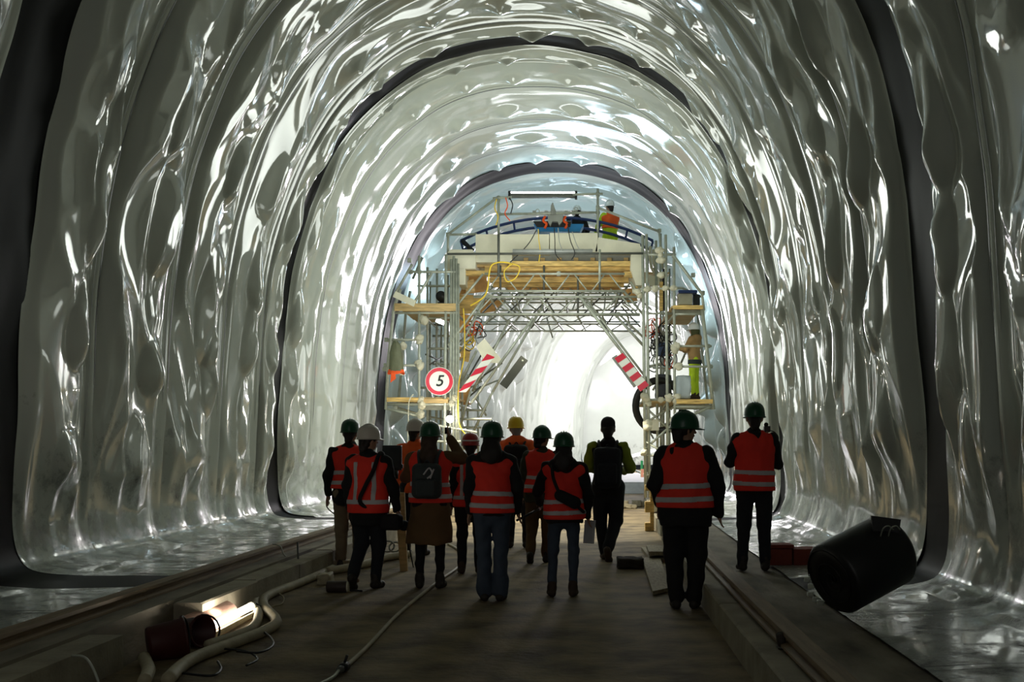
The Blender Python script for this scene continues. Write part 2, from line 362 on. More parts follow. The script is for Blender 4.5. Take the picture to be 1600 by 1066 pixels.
def deck(x0, x1, zpx, s0, s1, nb=5, m=M_PLANK, th=.045, name='deck_plank'):
    # planks run across the tower, lying side by side from front to back
    z = P(0, zpx, s0).z; ya, yb = F/s0, F/s1; a = P(x0, zpx, s0).x; b = P(x1, zpx, s0).x; wd = (yb-ya)/nb
    for i in range(nb):
        q = random.uniform(-.015, .015)
        MB().bevbox((a+q, ya+i*wd+.008, z-th), (b+q, ya+(i+1)*wd-.008, z), .006).build(name, m, gan)
FOOT = 779
# left tower: posts (front and back), foot wheels on the rail
for x0, x1, y0, s, r in ((655, 655, 400, 72, .026), (668, 668, 418, 68, .026), (683, 681, 420, 66, .026), (697, 694, 398, 72, .028), (690, 688, 470, 63, .026), (705, 703, 405, 72, .024), (709, 708, 400, 72, .026), (713, 713, 404, 72, .026), (716.5, 716.5, 412, 72, .02), (672, 672, 440, 63, .026), (700, 700, 430, 63, .026), (722, 722, 560, 68, .024), (731, 731, 585, 64, .024), (747, 747, 575, 62, .024)):
    f = 694+1.165*s
    tb((x0, y0), (x1, f), s, r=r)
# outer leaning posts following the vault
gt([P(626, 452, 72), P(616, 480, 72), P(607, 560, 72), P(603, 640, 72)], .030)
gt([P(641, 455, 66), P(634, 488, 66), P(629, 560, 66), P(622, 632, 66)], .028)
tb((644, 413), (615, 464)); tb((675, 426), (644, 479)); tb((660, 402), (645, 436), 66)
for a, b, s in (((642, 425), (712, 425), 72), ((652, 447), (716, 447), 68), ((604, 531), (660, 531), 72), ((603, 571), (660, 571), 72), ((612, 489), (716, 489), 72), ((660, 497), (716, 497), 70), ((602, 632), (720, 632), 72), ((601, 638), (657, 651), 72), ((618, 637), (660, 649), 70), ((655, 660), (745, 676), 72), ((690, 655), (768, 655), 70), ((668, 545), (716, 545), 68), ((676, 525), (716, 525), 64), ((676, 569), (716, 569), 64), ((655, 606), (700, 606), 68), ((715, 641), (760, 641), 66), ((716, 668), (752, 668), 66), ((655, 690), (720, 690), 72), ((655, 742), (735, 742), 72), ((660, 720), (730, 700), 68)):
    tb(a, b, s, r=.024)
for s0, s1, x, y in ((72, 63, 655, 632), (72, 63, 655, 489), (72, 63, 713, 489), (72, 63, 713, 632), (72, 63, 655, 740), (72, 63, 713, 742), (72, 66, 606, 571), (72, 66, 606, 531)):
    a = P(x, y, s0); b = Vector((a.x, F/s1, a.z)); gt([a, b], .024)
deck(617, 713, 474, 72, 63, 6); deck(605, 714, 621, 72, 63, 6)
pbox(616, 474, 712, 486, 72.2, .04, M_PLANK, 'toe_board'); pbox(604, 621, 655, 628, 72.2, .04, M_TIMB, 'toe_board'); pbox(655, 623, 700, 630, 72.1, .04, M_PLANK, 'toe_board')
pbox(655, 632, 716, 641, 71, .08, M_TUBE, 'deck_beam')
for q in ((655, 528), (656, 534), (657, 572), (654, 567), (630, 540), (627, 582), (657, 625), (659, 633), (657, 648), (710, 622), (706, 630), (662, 500)): wrap(*q, sc_=random.uniform(.85, 1.3))
for q in ((604, 531), (603, 571), (601, 577), (655, 425), (642, 425), (644, 632), (618, 637), (713, 489), (716, 555), (640, 407), (655, 742), (713, 742)): coupler(P(*q, 71.6))
MB().prism([P(618, 455, 73), P(650, 470, 73), P(646, 479, 73), P(614, 464, 73)], (0, .05, 0)).build('cream_plank', M_CREAM, gan)
# right tower
for x0, x1, y0, s, r in ((1004, 1009, 367, 72, .030), (1010, 1015, 366, 72, .028), (1025, 1028, 376, 69, .026), (1032, 1033, 365, 66, .026), (1040, 1044, 367, 72, .028), (1036, 1037, 420, 63, .026), (1053, 1055, 386, 72, .026), (1012, 1012, 400, 63, .026), (1046, 1046, 420, 64, .024)):
    tb((x0, y0), (x1, 694+1.165*s), s, r=r)
tb((1051, 398), (1099, 462), r=.03); tb((1096, 455), (1100, 485))
gt([P(1097, 482, 72), P(1106, 560, 72), P(1115, 640, 72)], .034); gt([P(1088, 480, 66), P(1098, 560, 66), P(1106, 634, 66)], .026)
for a, b, s in (((1055, 541), (1112, 541), 72), ((1056, 573), (1114, 573), 72), ((1052, 491), (1100, 491), 72), ((1000, 452), (1066, 450), 72), ((1055, 636), (1117, 636), 72), ((1055, 661), (1114, 634), 72), ((1006, 625), (1058, 625), 72), ((1010, 490), (1054, 490), 70), ((1010, 660), (1055, 632), 70), ((1012, 640), (1050, 675), 70), ((1010, 700), (1054, 660), 72), ((1009, 690), (1056, 720), 72), ((1008, 712), (1054, 712), 72), ((1008, 742), (1056, 742), 72), ((1005, 398), (1053, 398), 72), ((1060, 577), (1085, 520), 66), ((1020, 545), (1052, 545), 66), ((1020, 575), (1052, 575), 64), ((1018, 520), (1050, 520), 64), ((1014, 596), (1054, 596), 64), ((1018, 500), (1050, 545), 66), ((1020, 610), (1050, 560), 64), ((1066, 450), (1098, 465), 68)):
    tb(a, b, s, r=.022)
for s0, s1, x, y in ((72, 63, 1055, 636), (72, 63, 1009, 625), (72, 63, 1112, 636), (72, 63, 1054, 491), (72, 63, 1008, 742), (72, 63, 1009, 452)):
    a = P(x, y, s0); gt([a, Vector((a.x, F/s1, a.z))], .024)
deck(1050, 1099, 478, 72, 63, 6); deck(1010, 1113, 625, 72, 63, 6)
pbox(1052, 477, 1099, 483, 72.2, .04, M_TIMB, 'toe_board'); pbox(1057, 624, 1114, 631, 72.2, .04, M_TIMB, 'toe_board'); pbox(1050, 484, 1101, 490, 71.5, .06, M_TUBE, 'deck_beam'); pbox(1055, 632, 1116, 640, 71.5, .06, M_TUBE, 'deck_beam')
pbox(1031, 440, 1036, 485, 70, .2, M_TIMB, 'timber_post'); pbox(1035, 420, 1042, 484, 68, .3, M_BLK, 'dark_post')
for q in ((1010, 624), (1013, 631), (1008, 620), (1057, 541), (1054, 546), (1060, 573), (1056, 628), (1058, 620), (1055, 661), (1051, 657), (1000, 462), (996, 456), (1011, 452), (1024, 451), (1040, 450), (1053, 450), (1032, 398), (1031, 391), (1033, 406), (1033, 430), (1006, 707), (1012, 668), (1012, 662), (1033, 625), (1045, 622)): wrap(*q, sc_=random.uniform(.85, 1.3))
for q in ((1106, 541), (1110, 573), (1053, 400), (1009, 625), (1098, 458), (1055, 491), (1012, 742), (1083, 430)): coupler(P(*q, 71.6))
gt([P(x, y, 68) for x, y in ((1016, 385), (1015, 400), (1018, 418), (1024, 430))], .03, M_WRAP, 'pale_hose'); gt([P(x, y, 68) for x, y in ((1021, 390), (1021, 405), (1024, 420), (1030, 432))], .03, M_WRAP, 'pale_hose')
pquad([(1014, 430), (1030, 432), (1031, 445), (1015, 447)], 68, .15, M_CREAM, 'cream_panel', gan)
# wheels and bogies on the rails
for X, s in ((-3.19, 72), (-3.19, 63), (1.92, 72), (1.92, 63)):
    off = float(xc(F/s)); X = off+(-2.58 if X < 0 else 2.44); y = F/s
    bb = MB().bevbox((X-.11, y-.34, .41), (X+.11, y+.34, .56), .02).build('bogie', M_GREYP, gan)
    for dy in (-.2, .2):
        MB().lathe([(0, -.035), (.10, -.035), (.10, .035), (0, .035)], 18, Matrix.Translation((X, y+dy, .462)) @ Matrix.Rotation(math.pi/2, 4, 'Y')).build('wheel', M_DARKTUBE, bb)
# cream box beams of the top platform
pbox(743, 366, 858, 396, 71, 1.5, M_CREAM, 'cream_panel'); pbox(859, 364, 934, 394, 71, 1.5, M_CREAM, 'cream_panel')
MB().prism([P(935, 371, 71), P(1000, 381, 71), P(1003, 396, 71), P(930, 394, 71)], (0, 1.5, 0)).build('cream_panel', M_CREAM, gan)
pbox(697, 397, 743, 420, 71.5, 1.2, M_CREAM, 'cream_panel'); pbox(716, 420, 727, 445, 71.5, .8, M_CREAM, 'cream_panel'); pbox(743, 397, 800, 410, 71.2, 1.2, M_CREAM, 'cream_panel')
MB().prism([P(986, 397, 71.5), P(1004, 397, 71.5), P(1004, 446, 71.5), P(994, 446, 71.5), P(985, 420, 71.5)], (0, 1.2, 0)).build('cream_panel', M_CREAM, gan)
MB().prism([P(697, 397, 71.4), P(704, 390, 71.4), P(738, 390, 71.4), P(743, 397, 71.4)], (0, .05, 0)).build('cream_panel', M_CREAM, gan)
pbox(800, 396, 930, 408, 70, 1.2, M_GREYP, 'grey_soffit'); pbox(930, 397, 986, 408, 70, 1.2, M_GREYP, 'grey_soffit')
tb((801, 393), (926, 393), 72.5, r=.045, m=mat('grey_pipe', (.36, .37, .35), .5), name='grey_pipe')
# timber formwork beams under the deck, stacked front to back
for x0, y0, x1, y1, s, m in ((795, 408, 988, 416, 71.0, M_TIMB), (757, 416, 985, 423, 70.6, M_TIMB), (742, 409, 800, 417, 70.4, M_PLANK), (727, 423, 763, 430, 71, M_TIMB), (760, 424, 985, 431, 69.5, M_PLY), (765, 433, 982, 441, 69.0, M_TIMB), (770, 442, 975, 448, 68.0, M_TIMB), (790, 449, 970, 455, 67.0, M_PLY), (975, 424, 998, 433, 71, M_TIMB), (993, 434, 997, 450, 71, M_TIMB)):
    pbox(x0, y0, x1, y1, s, .16, m, 'timber_beam', bev=.006)
for i in range(9):
    a = P(770+i*26, 412, 70); MB().bevbox((a.x-.05, F/70.2, a.z-.02), (a.x+.05, F/63, a.z+.12), .006).build('joist', M_PLANK, gan)
# plywood sheets on the haunch at the left
for pts, s, m in (([(728, 432), (760, 432), (764, 455), (718, 460)], 69, M_PLY), ([(716, 460), (755, 462), (740, 490), (715, 490)], 68.5, M_TIMB), ([(728, 440), (740, 436), (742, 456), (728, 458)], 70, M_PLANK), ([(752, 470), (790, 466), (775, 486), (750, 490)], 66, M_PLY), ([(715, 492), (740, 492), (724, 520), (715, 520)], 68, M_PLY), ([(716, 540), (735, 548), (732, 566), (714, 562)], 67, M_TIMB), ([(716, 610), (735, 602), (733, 632), (716, 634)], 67, M_PLY), ([(970, 452), (992, 450), (996, 470), (980, 472)], 67, M_PLY)):
    pquad(pts, s, .04, m, 'plywood_sheet', gan)
# lattice girders
def girder(xa, xb, yt, yb, s, n, r=.026, r2=.017):
    g = MB().tube([P(xa, yt, s), P(xb, yt, s)], r).tube([P(xa, yb, s), P(xb, yb, s)], r).build('lattice_girder', M_TUBE, gan, True)
    dx = (xb-xa)/n
    for i in range(n):
        a = (xa+i*dx+dx*.12, yt if i % 2 else yb); b = (xa+(i+1)*dx-dx*.12, yb if i % 2 else yt)
        MB().tube([P(*a, s), P(*b, s)], r2, 6).build('brace', M_TUBE, g, True)
girder(757, 976, 428, 455, 72, 8); girder(740, 1000, 464, 491, 72, 8); girder(742, 996, 473, 485, 64, 10, .022, .015); girder(716, 998, 506.5, 517.5, 64, 12, .022, .014); girder(768, 980, 436, 459, 63, 8, .022, .015); girder(730, 1000, 493, 503, 63, 10, .02, .013); girder(760, 985, 448, 468, 67, 9, .022, .014)
for i in range(6):                                    # cross members between girders, front to back
    x = 765+i*40; a = P(x, 464, 72); gt([a, Vector((a.x, F/63, a.z))], .02); a = P(x+15, 491, 72); gt([a, Vector((a.x+.25, F/63, a.z))], .02)
    b = P(x, 455, 72); gt([P(x+20, 458, 71), P(x-12, 490, 66)], .016, M_DARKTUBE)
# long raking tubes
for a, b, s1, s2, r in (((833, 497), (736, 630), 72, 72, .026), ((848, 478), (770, 612), 70, 70, .024), ((770, 612), (737, 680), 70, 69, .026), ((796, 500), (738, 612), 70, 70, .026), ((745, 548), (717, 600), 71, 71, .024), ((760, 462), (720, 540), 71, 71, .024), ((735, 612), (717, 672), 71, 70, .022), ((790, 470), (716, 552), 68, 68, .02), ((775, 494), (716, 535), 66, 66, .02), ((812, 494), (770, 545), 66, 65, .02), ((780, 560), (745, 600), 65, 65, .02), ((742, 620), (760, 650), 66, 66, .022),
                    ((905, 462), (1014, 606), 72, 72, .030), ((909, 459), (1018, 602), 71.5, 71.5, .022), ((962, 493), (1005, 540), 70, 70, .026), ((968, 492), (1008, 530), 69, 69, .022), ((975, 455), (1005, 492), 71, 71, .024), ((985, 440), (1004, 470), 71, 71, .024), ((755, 428), (716, 475), 72, 72, .022), ((762, 458), (700, 540), 72, 72, .022)):
    tb(a, b, s1, s2, r)
for x in (782, 850, 903, 937): tb((x, 415 if x != 903 else 432), (x, 458 if x != 903 else 495), 71, r=.02, m=M_DARKTUBE)
for i in range(14): coupler(P(random.uniform(745, 995), random.choice((428, 455, 464, 491, 436, 473)), random.choice((71.7, 66, 64))))
rr = random.Random(5)
for i in range(26):
    s = rr.uniform(63, 69); x = rr.uniform(740, 985); y = rr.uniform(432, 500); gt([P(x, y, s), P(x+rr.uniform(-32, 32), y+rr.uniform(14, 34), s-rr.uniform(0, 2))], .016, M_TUBE if i % 3 else M_DARKTUBE)
for i in range(18):
    s = rr.uniform(63, 70); x = rr.uniform(1010, 1045); y = rr.uniform(470, 735); gt([P(x, y, s), P(min(1056, max(1008, x+rr.uniform(-30, 30))), y+rr.uniform(-25, 25), s-rr.uniform(0, 3))], .018, M_TUBE if i % 3 else M_DARKTUBE)
for i in range(16):
    s = rr.uniform(63, 69); x = rr.uniform(662, 712); y = rr.uniform(500, 735); gt([P(x, y, s), P(min(716, max(660, x+rr.uniform(-30, 30))), y+rr.uniform(-14, 14), s-rr.uniform(0, 3))], .018, M_TUBE if i % 3 else M_DARKTUBE)
for i in range(10):
    s = rr.uniform(63, 67); x = rr.uniform(717, 760); y = rr.uniform(520, 640); gt([P(x, y, s), P(x+rr.uniform(10, 40), y-rr.uniform(10, 45), s)], .018, M_TUBE if i % 2 else M_DARKTUBE)
# guard rail of the top platform
for a, b, s in (((779, 306), (779, 366), 70), ((779, 366), (779, 396), 72), ((934, 295), (934, 398), 70), ((700, 366), (700, 398), 71), ((779, 335), (934, 332), 70), ((775, 310), (699, 367), 70), ((699, 367), (745, 366), 70), ((935, 325), (1030, 362), 70), ((770, 310), (800, 308), 70), ((895, 304), (942, 303), 70), ((1030, 362), (1036, 420), 69)):
    tb(a, b, s, r=.024)
for q in ((779, 310), (934, 304), (934, 325), (934, 333), (779, 335), (700, 367), (1030, 361), (934, 392)): coupler(P(*q, 69.6))
tb((699, 397), (1005, 396), 72.6, r=.022, m=M_DARKTUBE); tb((779, 366), (779, 432), 72.8, r=.024, m=M_DARKTUBE); tb((937, 390), (937, 440), 72.6, r=.024)
# navy arch frame that lifts the membrane
fr = []
def arch_pt(t, rr): return (870+rr*1.18*math.sin(t), 560-rr*math.cos(t)+20)
fa = MB(); A1 = [P(*arch_pt(t, 240), 66) for t in np.linspace(-.56, .56, 15)]; A2 = [P(*arch_pt(t, 226), 66) for t in np.linspace(-.58, .58, 15)]
fa.tube(A1, .035); fa.tube(A2, .035); af = fa.build('arch_frame', M_BLUE, gan, True)
for i in range(0, 15, 2): MB().tube([A1[i], A2[i]], .028, 6).build('rung', M_BLUE, af, True)
tb((722, 376), (739, 393), 66, r=.05, m=M_BLK, name='end_plate')
# welding machine on the top deck
sled = thing('welding_machine', 'blue welding machine with grey hoppers on top of the scaffold deck', 'machine', P(870, 364, 69))
MB().prism([P(834, 350, 69.5), P(912, 350, 69.5), P(906, 362, 69.5), P(842, 362, 69.5)], (0, .5, 0)).build('sled', M_BLUE2, sled)
MB().prism([P(833, 346, 69.6), P(893, 346, 69.6), P(891, 355, 69.6), P(839, 355, 69.6)], (0, .02, 0)).build('black_panel', M_BLK, sled)
MB().prism([P(856, 335, 70), P(880, 335, 70), P(879, 345, 70), P(874, 352, 70), P(871, 346, 70), P(863, 346, 70), P(860, 353, 70), P(856, 346, 70)], (0, .3, 0)).build('hopper', M_GREYP, sled)
MB().tube([P(863, 320, 70), P(865, 336, 70)], [.03, .075], 8).tube([P(864, 320, 70), P(862, 319, 70)], .035, 6).build('chimney', M_GREYP, sled)
MB().bevbox(P(833, 350, 69), P(893, 345, 69)+Vector((0, .35, 0)), .02).build('tray', M_SACK, sled)
for x, y in ((840, 330), (900, 327)): MB().lathe([(.035, -.01), (.05, 0), (.035, .01)], 12, Matrix.Translation(P(x, y, 70)) @ Matrix.Rotation(math.pi/2, 4, 'X')).build('eye_ring', M_TUBE, sled)
for x in (832, 851, 882, 893): MB().bevbox(P(x, 335, 70), P(x+5, 329, 70)+Vector((0, .1, 0)), .01).build('clamp_block', M_GREYP, sled)
for x, m in ((852, M_ORANGE), (884, M_ORANGE)): MB().tube(spline([P(x, 338, 69.8), P(x-3, 345, 69.8), P(x+2, 350, 69.8), P(x-1, 357, 69.8)]), .03, 6).build('hose', m, sled, True)
# cables hanging from the deck
for k, (pts, m, lab) in enumerate(((((838, 360), (828, 378), (815, 393), (797, 410)), M_BLK, 'leftmost black cable slanting over the cream deck front'), (((841, 358), (842, 375), (844, 392), (842, 410)), M_YEL, 'thin yellow cable hanging straight over the cream deck front'), (((866, 356), (867, 375), (868, 396), (876, 407)), M_BLK, 'black cable hanging from the middle of the blue machine'), (((872, 356), (874, 378), (879, 392)), M_GREYP, 'short grey cable hanging beside the middle black cable'), (((887, 350), (891, 375), (898, 395), (893, 406)), M_BLK, 'black cable with hooked end hanging below the kneeling worker'), (((894, 362), (900, 380), (905, 390)), M_GREYP, 'rightmost short grey cable on the cream deck front'))):
    MB().tube(spline([P(x, y, 72.5+.1*k) for x, y in pts]), .011, 6).build('cable', m, None, True, origin=P(*pts[0], 72.5), **tg(lab, 'cable', 'cables hanging from the top deck'))
MB().tube(spline([P(x, y, 73) for x, y in ((800, 414), (795, 411), (780, 410), (768, 415), (764, 430), (762, 450), (755, 465), (735, 478))]), .018, 6).build('cable', M_YEL, None, True, origin=P(768, 415, 73), **tg('thick yellow cable looped over the timber beams and haunch', 'cable'))
MB().tube(spline([P(x, y, 73) for x, y in ((724, 482), (726, 520), (725, 560), (717, 600), (716, 650), (722, 672), (740, 690))]), .014, 6).build('cable', M_YEL, None, True, origin=P(724, 500, 73), **tg('yellow cable running down beside the bunched left posts', 'cable'))
MB().tube(spline([P(x, y, 73) for x, y in ((646, 616), (639, 628), (638, 660), (637, 700), (640, 740))]), .012, 6).build('rope', M_WRAP, None, True, origin=P(639, 628, 73), **tg('pale rope hanging from the lower left work deck', 'rope'))
for k, (pts, m, lab) in enumerate(((((776, 311), (773, 325), (778, 338), (775, 352)), M_YEL, 'yellow cable end hanging from the left top of the guard rail'), (((790, 309), (793, 322), (789, 334), (797, 345)), M_ORANGE, 'orange cable end hanging under the left end of the tube light'), (((796, 309), (801, 320), (798, 334)), M_BLK, 'black cable end hanging under the left end of the tube light'), (((800, 412), (812, 418), (806, 434), (792, 440), (788, 424), (800, 412)), M_YEL, 'coil of yellow cable lying over the timber beams'))):
    MB().tube(spline([P(x, y, 73+.1*k) for x, y in pts]), .013, 6).build('cable', m, None, True, origin=P(*pts[0], 73), **tg(lab, 'cable'))
# orange reflector and cable tangle, left haunch
ct = thing('cable_tangle', 'tangle of orange, yellow and black cables behind the striped barrier board on the left haunch', 'cables', P(735, 530, 70))
for k in range(12):
    c = P(random.uniform(722, 750), random.uniform(505, 545), 69+random.random()); a = random.random()*6
    MB().tube(spline([c+Vector((.12*math.cos(a+j*1.1)*random.uniform(.5, 1.3), random.uniform(-.05, .05), .13*math.sin(a+j*1.1)*random.uniform(.5, 1.3))) for j in range(7)], 4), .012, 5).build('cable_loop', [M_ORANGE, M_BLK, M_YEL, M_GREYP][k % 4], ct, True)
ct = thing('cable_tangle', 'tangle of black cables and tool bags hanging inside the right tower', 'cables', P(1035, 545, 68))
for k in range(22):
    c = P(random.uniform(1016, 1052), random.uniform(505, 575), 66+2.5*random.random()); a = random.random()*6
    MB().tube(spline([c+Vector((.13*math.cos(a+j*1.1)*random.uniform(.5, 1.3), random.uniform(-.08, .08), .2*math.sin(a+j*1.1)*random.uniform(.5, 1.3))) for j in range(7)], 4), .014, 5).build('cable_loop', [M_BLK, M_BLK, M_GREYP, M_BLK, M_ORANGE][k % 5], ct, True)
def lumpy(name, lo, hi, m, sd, amp=.12, par=None, **k):
    bm = bmesh.new(); bmesh.ops.create_cube(bm, size=2); bmesh.ops.subdivide_edges(bm, edges=bm.edges[:], cuts=5, use_grid_fill=True)
    lo, hi = Vector(lo), Vector(hi); c = (lo+hi)/2; h = (hi-lo)/2
    for v in bm.verts:
        q = v.co.normalized()*1.25; p = v.co*.62+q*.38
        n = perlin(np.array([p.x*1.7+p.y]), np.array([p.z*1.7-p.y]), sd)[0]; p *= 1+amp*2*n
        v.co = Vector((max(-1.02, min(1.02, p.x))*h.x, max(-1.02, min(1.02, p.y))*h.y, max(-1.0, min(1.05, p.z))*h.z))
    me = bpy.data.meshes.new(name); bm.to_mesh(me); bm.free(); o = link(name, me, m, par, True, **k)
    o.location = c - (wloc(par) if par else Vector((0, 0, 0))); return o
def lump(name, x0, y0, x1, y1, s, dep, m, sd, label, cat, group=None):
    a = P(x0, y1, s); b = P(x1, y0, s); return lumpy(name, (a.x, a.y, a.z), (b.x, a.y+dep, b.z), m, sd, **tg(label, cat, group))
M_BAG = mat('dark_bag', (.05, .055, .065), .7, bump=.3)
lump('sack', 1056, 587, 1080, 623, 71.5, .35, M_SACK, 1, 'pale blue sack standing on the right work deck beside the worker', 'sack')
lump('tool_bag', 1025, 585, 1050, 622, 68, .4, M_BAG, 2, 'dark tool bag on the right work deck left of the pale sack', 'bag')
lump('tool_bag', 1028, 535, 1046, 556, 68, .3, mat('blue_bag', (.04, .07, .14), .6), 3, 'dark blue bag hung in the right tower among black cables', 'bag')
lump('tool_bag', 1026, 700, 1052, 722, 69, .35, mat('navy_bag', (.02, .04, .07), .6), 4, 'navy bundle low in the right tower behind the man in black', 'bag')
jb = thing('junction_box', 'grey switch box with dark blue lid on the upper right deck', 'box', P(1071, 477, 70))
MB().bevbox(P(1060, 476, 70), P(1082, 458, 70)+Vector((0, .35, 0)), .02).build('body', M_WRAP, jb); MB().bevbox(P(1060, 458, 70.3), P(1090, 453, 70.3)+Vector((0, .38, 0)), .02).build('lid', M_BLUE, jb); MB().bevbox(P(1083, 477, 69.5), P(1094, 460, 69.5)+Vector((0, .3, 0)), .02).build('side_case', M_BAG, jb)
# loudspeaker-like round flood on the upper left deck
fl = thing('cable_drum', 'round black drum standing on the upper left work deck', 'drum', P(689, 474, 70))
MB().lathe([(0, -.11), (.10, -.12), (.12, -.11), (.12, -.08), (.08, -.06), (.08, .06), (.12, .08), (.12, .11), (0, .12)], 24, Matrix.Translation(P(689, 463, 69)+Vector((0, .1, 0))) @ Matrix.Rotation(math.pi/2, 4, 'X')).build('drum', M_BLK, fl, True)
MB().bevbox(P(684, 486, 69), P(694, 472, 69)+Vector((0, .2, 0)), .01).build('stand', M_BLK, fl)
# light tube on the top guard rail, lamps
M_GLOW = mat('lamp_glow', (1, 1, 1), .5, emit=(.95, .98, 1), es=9)
lt = thing('tube_light', 'long tube light in a dark housing above the top deck', 'lamp', P(845, 305, 70))
MB().bevbox(P(796, 308, 70), P(900, 302, 70)+Vector((0, .14, 0)), .015).build('housing', M_DARKTUBE, lt)
a, b = P(798, 301, 70), P(898, 299, 70); MB().bevbox(a+Vector((0, .02, 0)), b+Vector((0, .11, 0)), .01).build('diffuser', M_GLOW, lt)
for x in (796, 900): MB().bevbox(P(x-2, 310, 70), P(x+2, 298, 70)+Vector((0, .15, 0)), .01).build('end_cap', M_BLK, lt)
lt = thing('tube_light', 'short slanting white tube light under the upper left deck', 'lamp', P(688, 503, 66))
MB().tube([P(682, 500, 69), P(694, 505, 69)], .05, 12).build('tube', M_GLOW, lt, True); MB().bevbox(P(680, 498, 68.5), P(696, 495, 68.5)+Vector((0, .1, 0)), .01).build('holder', M_GREYP, lt)
lt = thing('work_lamp', 'glaring bare work lamp on the left tower above the raised phone', 'lamp', P(703, 655, 73))
bm = bmesh.new(); bmesh.ops.create_uvsphere(bm, u_segments=16, v_segments=10, radius=.08); me = bpy.data.meshes.new('bulb'); bm.to_mesh(me); bm.free()
M_BULB = mat('bulb_glow', (1, 1, 1), .5, emit=(1, .96, .85), es=40); link('bulb', me, M_BULB, lt, True)
MB().tube([P(703, 651, 73), P(703, 642, 73)], [.05, .03], 10).build('socket', M_BLK, lt, True)
lamp('work_lamp_light', 'POINT', P(703, 655, 75), 25, (1, .95, .82), .07)
# speed limit sign
cs = P(686.5, 596, 74); sg = thing('speed_sign', 'round white and red speed limit sign reading 5 on the left tower', 'sign', cs)
Rx = Matrix.Translation(cs) @ Matrix.Rotation(math.pi/2, 4, 'X')
MB().lathe([(0, -.012), (.295, -.012), (.30, 0), (.295, .004), (0, .004)], 48, Rx).build('disc', M_WHITE, sg)
MB().lathe([(.212, .004), (.288, .004), (.288, .009), (.212, .009), (.212, .004)], 48, Rx).build('red_ring', M_RED, sg)
def text(txt, size, mtx, m, parent, name='lettering', ext=.003, shear=0, bold=0):
    cu = bpy.data.curves.new(name, 'FONT'); cu.body = txt; cu.size = size; cu.extrude = ext; cu.align_x = 'CENTER'; cu.align_y = 'CENTER'; cu.shear = shear; cu.offset = bold
    o = bpy.data.objects.new('tmp', cu); COL.objects.link(o); dg = bpy.context.evaluated_depsgraph_get(); me = bpy.data.meshes.new_from_object(o.evaluated_get(dg)); bpy.data.objects.remove(o)
    me.name = name; me.transform(Matrix.Translation(-wloc(parent)) @ mtx); return link(name, me, m, parent)
M_INK = mat('black_ink', (.008, .008, .008), .6)
text('5', .33, Matrix.Translation(cs+Vector((0, -.008, 0))) @ Matrix.Rotation(math.pi/2, 4, 'X'), M_INK, sg, 'numeral', shear=.22, bold=.004)
# red and white barrier boards
def barrier(name, quad, s, n, label, diag=0.0, back=None):
    t = thing(name, label, 'barrier board', P(*quad[0], s)); q = [P(x, y, s) for x, y in quad]     # quad: end a left, end a right, end b right, end b left
    L0, R0, R1, L1 = q; MB().prism([L0, R0, R1, L1], (0, .03, 0)).build('board', M_WHITE, t)
    for i in range(n):
        if i % 2: continue
        ta, tb_ = i/n, (i+1)/n; c = lambda u: min(1, max(0, u))
        pts = [L0.lerp(L1, c(ta)), R0.lerp(R1, c(ta+diag)), R0.lerp(R1, c(tb_+diag)), L0.lerp(L1, c(tb_))]
        MB().prism([p+Vector((0, -.006, 0)) for p in pts], (0, .005, 0)).build('red_stripe', M_RED, t)
    if back: MB().prism([P(x, y, s-.3) for x, y in back], (0, .03, 0)).build('dark_back_board', M_GREYP, t)
barrier('barrier_board', [(960, 560), (973, 551.5), (1014, 602), (1001, 612)], 73.5, 7, 'red and white striped barrier board hung slanting at the right of the opening', back=[(955.5, 559), (963, 554), (995, 603), (990.5, 607)])
barrier('barrier_board', [(716, 613), (728, 613), (773, 558), (761, 553)], 73.2, 5, 'red and white barrier board slanting beside the round sign', diag=.16)
pb = thing('grey_board', 'plain dark grey board hung slanting on a raking tube left of the opening', 'board', P(802, 582, 72))
q = [(780.5, 600), (814, 555.5), (825, 563.5), (791.5, 608)]
MB().prism([P(x, y, 73.2) for x, y in q], (0, .035, 0)).build('board', mat('dark_grey_board', (.035, .038, .03), .6), pb); MB().lathe([(0, 0), (.022, 0), (.022, .008), (0, .01)], 10, Matrix.Translation(P(816.5, 564, 73.3)) @ Matrix.Rotation(math.pi/2, 4, 'X')).build('bolt', M_TUBE, pb)
MB().prism([P(x, y, 72.6) for x, y in ((744, 541), (757, 529), (783, 561), (778, 568), (757, 566))], (0, .02, 0)).build('plate', M_CREAM, None, origin=P(760, 550, 72.6), **tg('plain cream plate behind the top of the left striped board', 'plate'))
# big black hose ring behind the right tower
o = MB(); c = P(1030, 634, 68); rr = [c+Vector((.54*math.cos(a), .10*math.sin(a*2), .58*math.sin(a))) for a in np.linspace(0, 2*math.pi, 33)]
o.tube(rr, .085, 10); o.build('hose_ring', M_BLK, None, True, origin=c, **tg('big ring of thick black hose hung behind the right tower', 'hose'))
MB().bevbox(P(1010, 673, 70), P(1030, 655, 70)+Vector((0, .12, 0)), .02).build('cream_box', M_CREAM, gan)
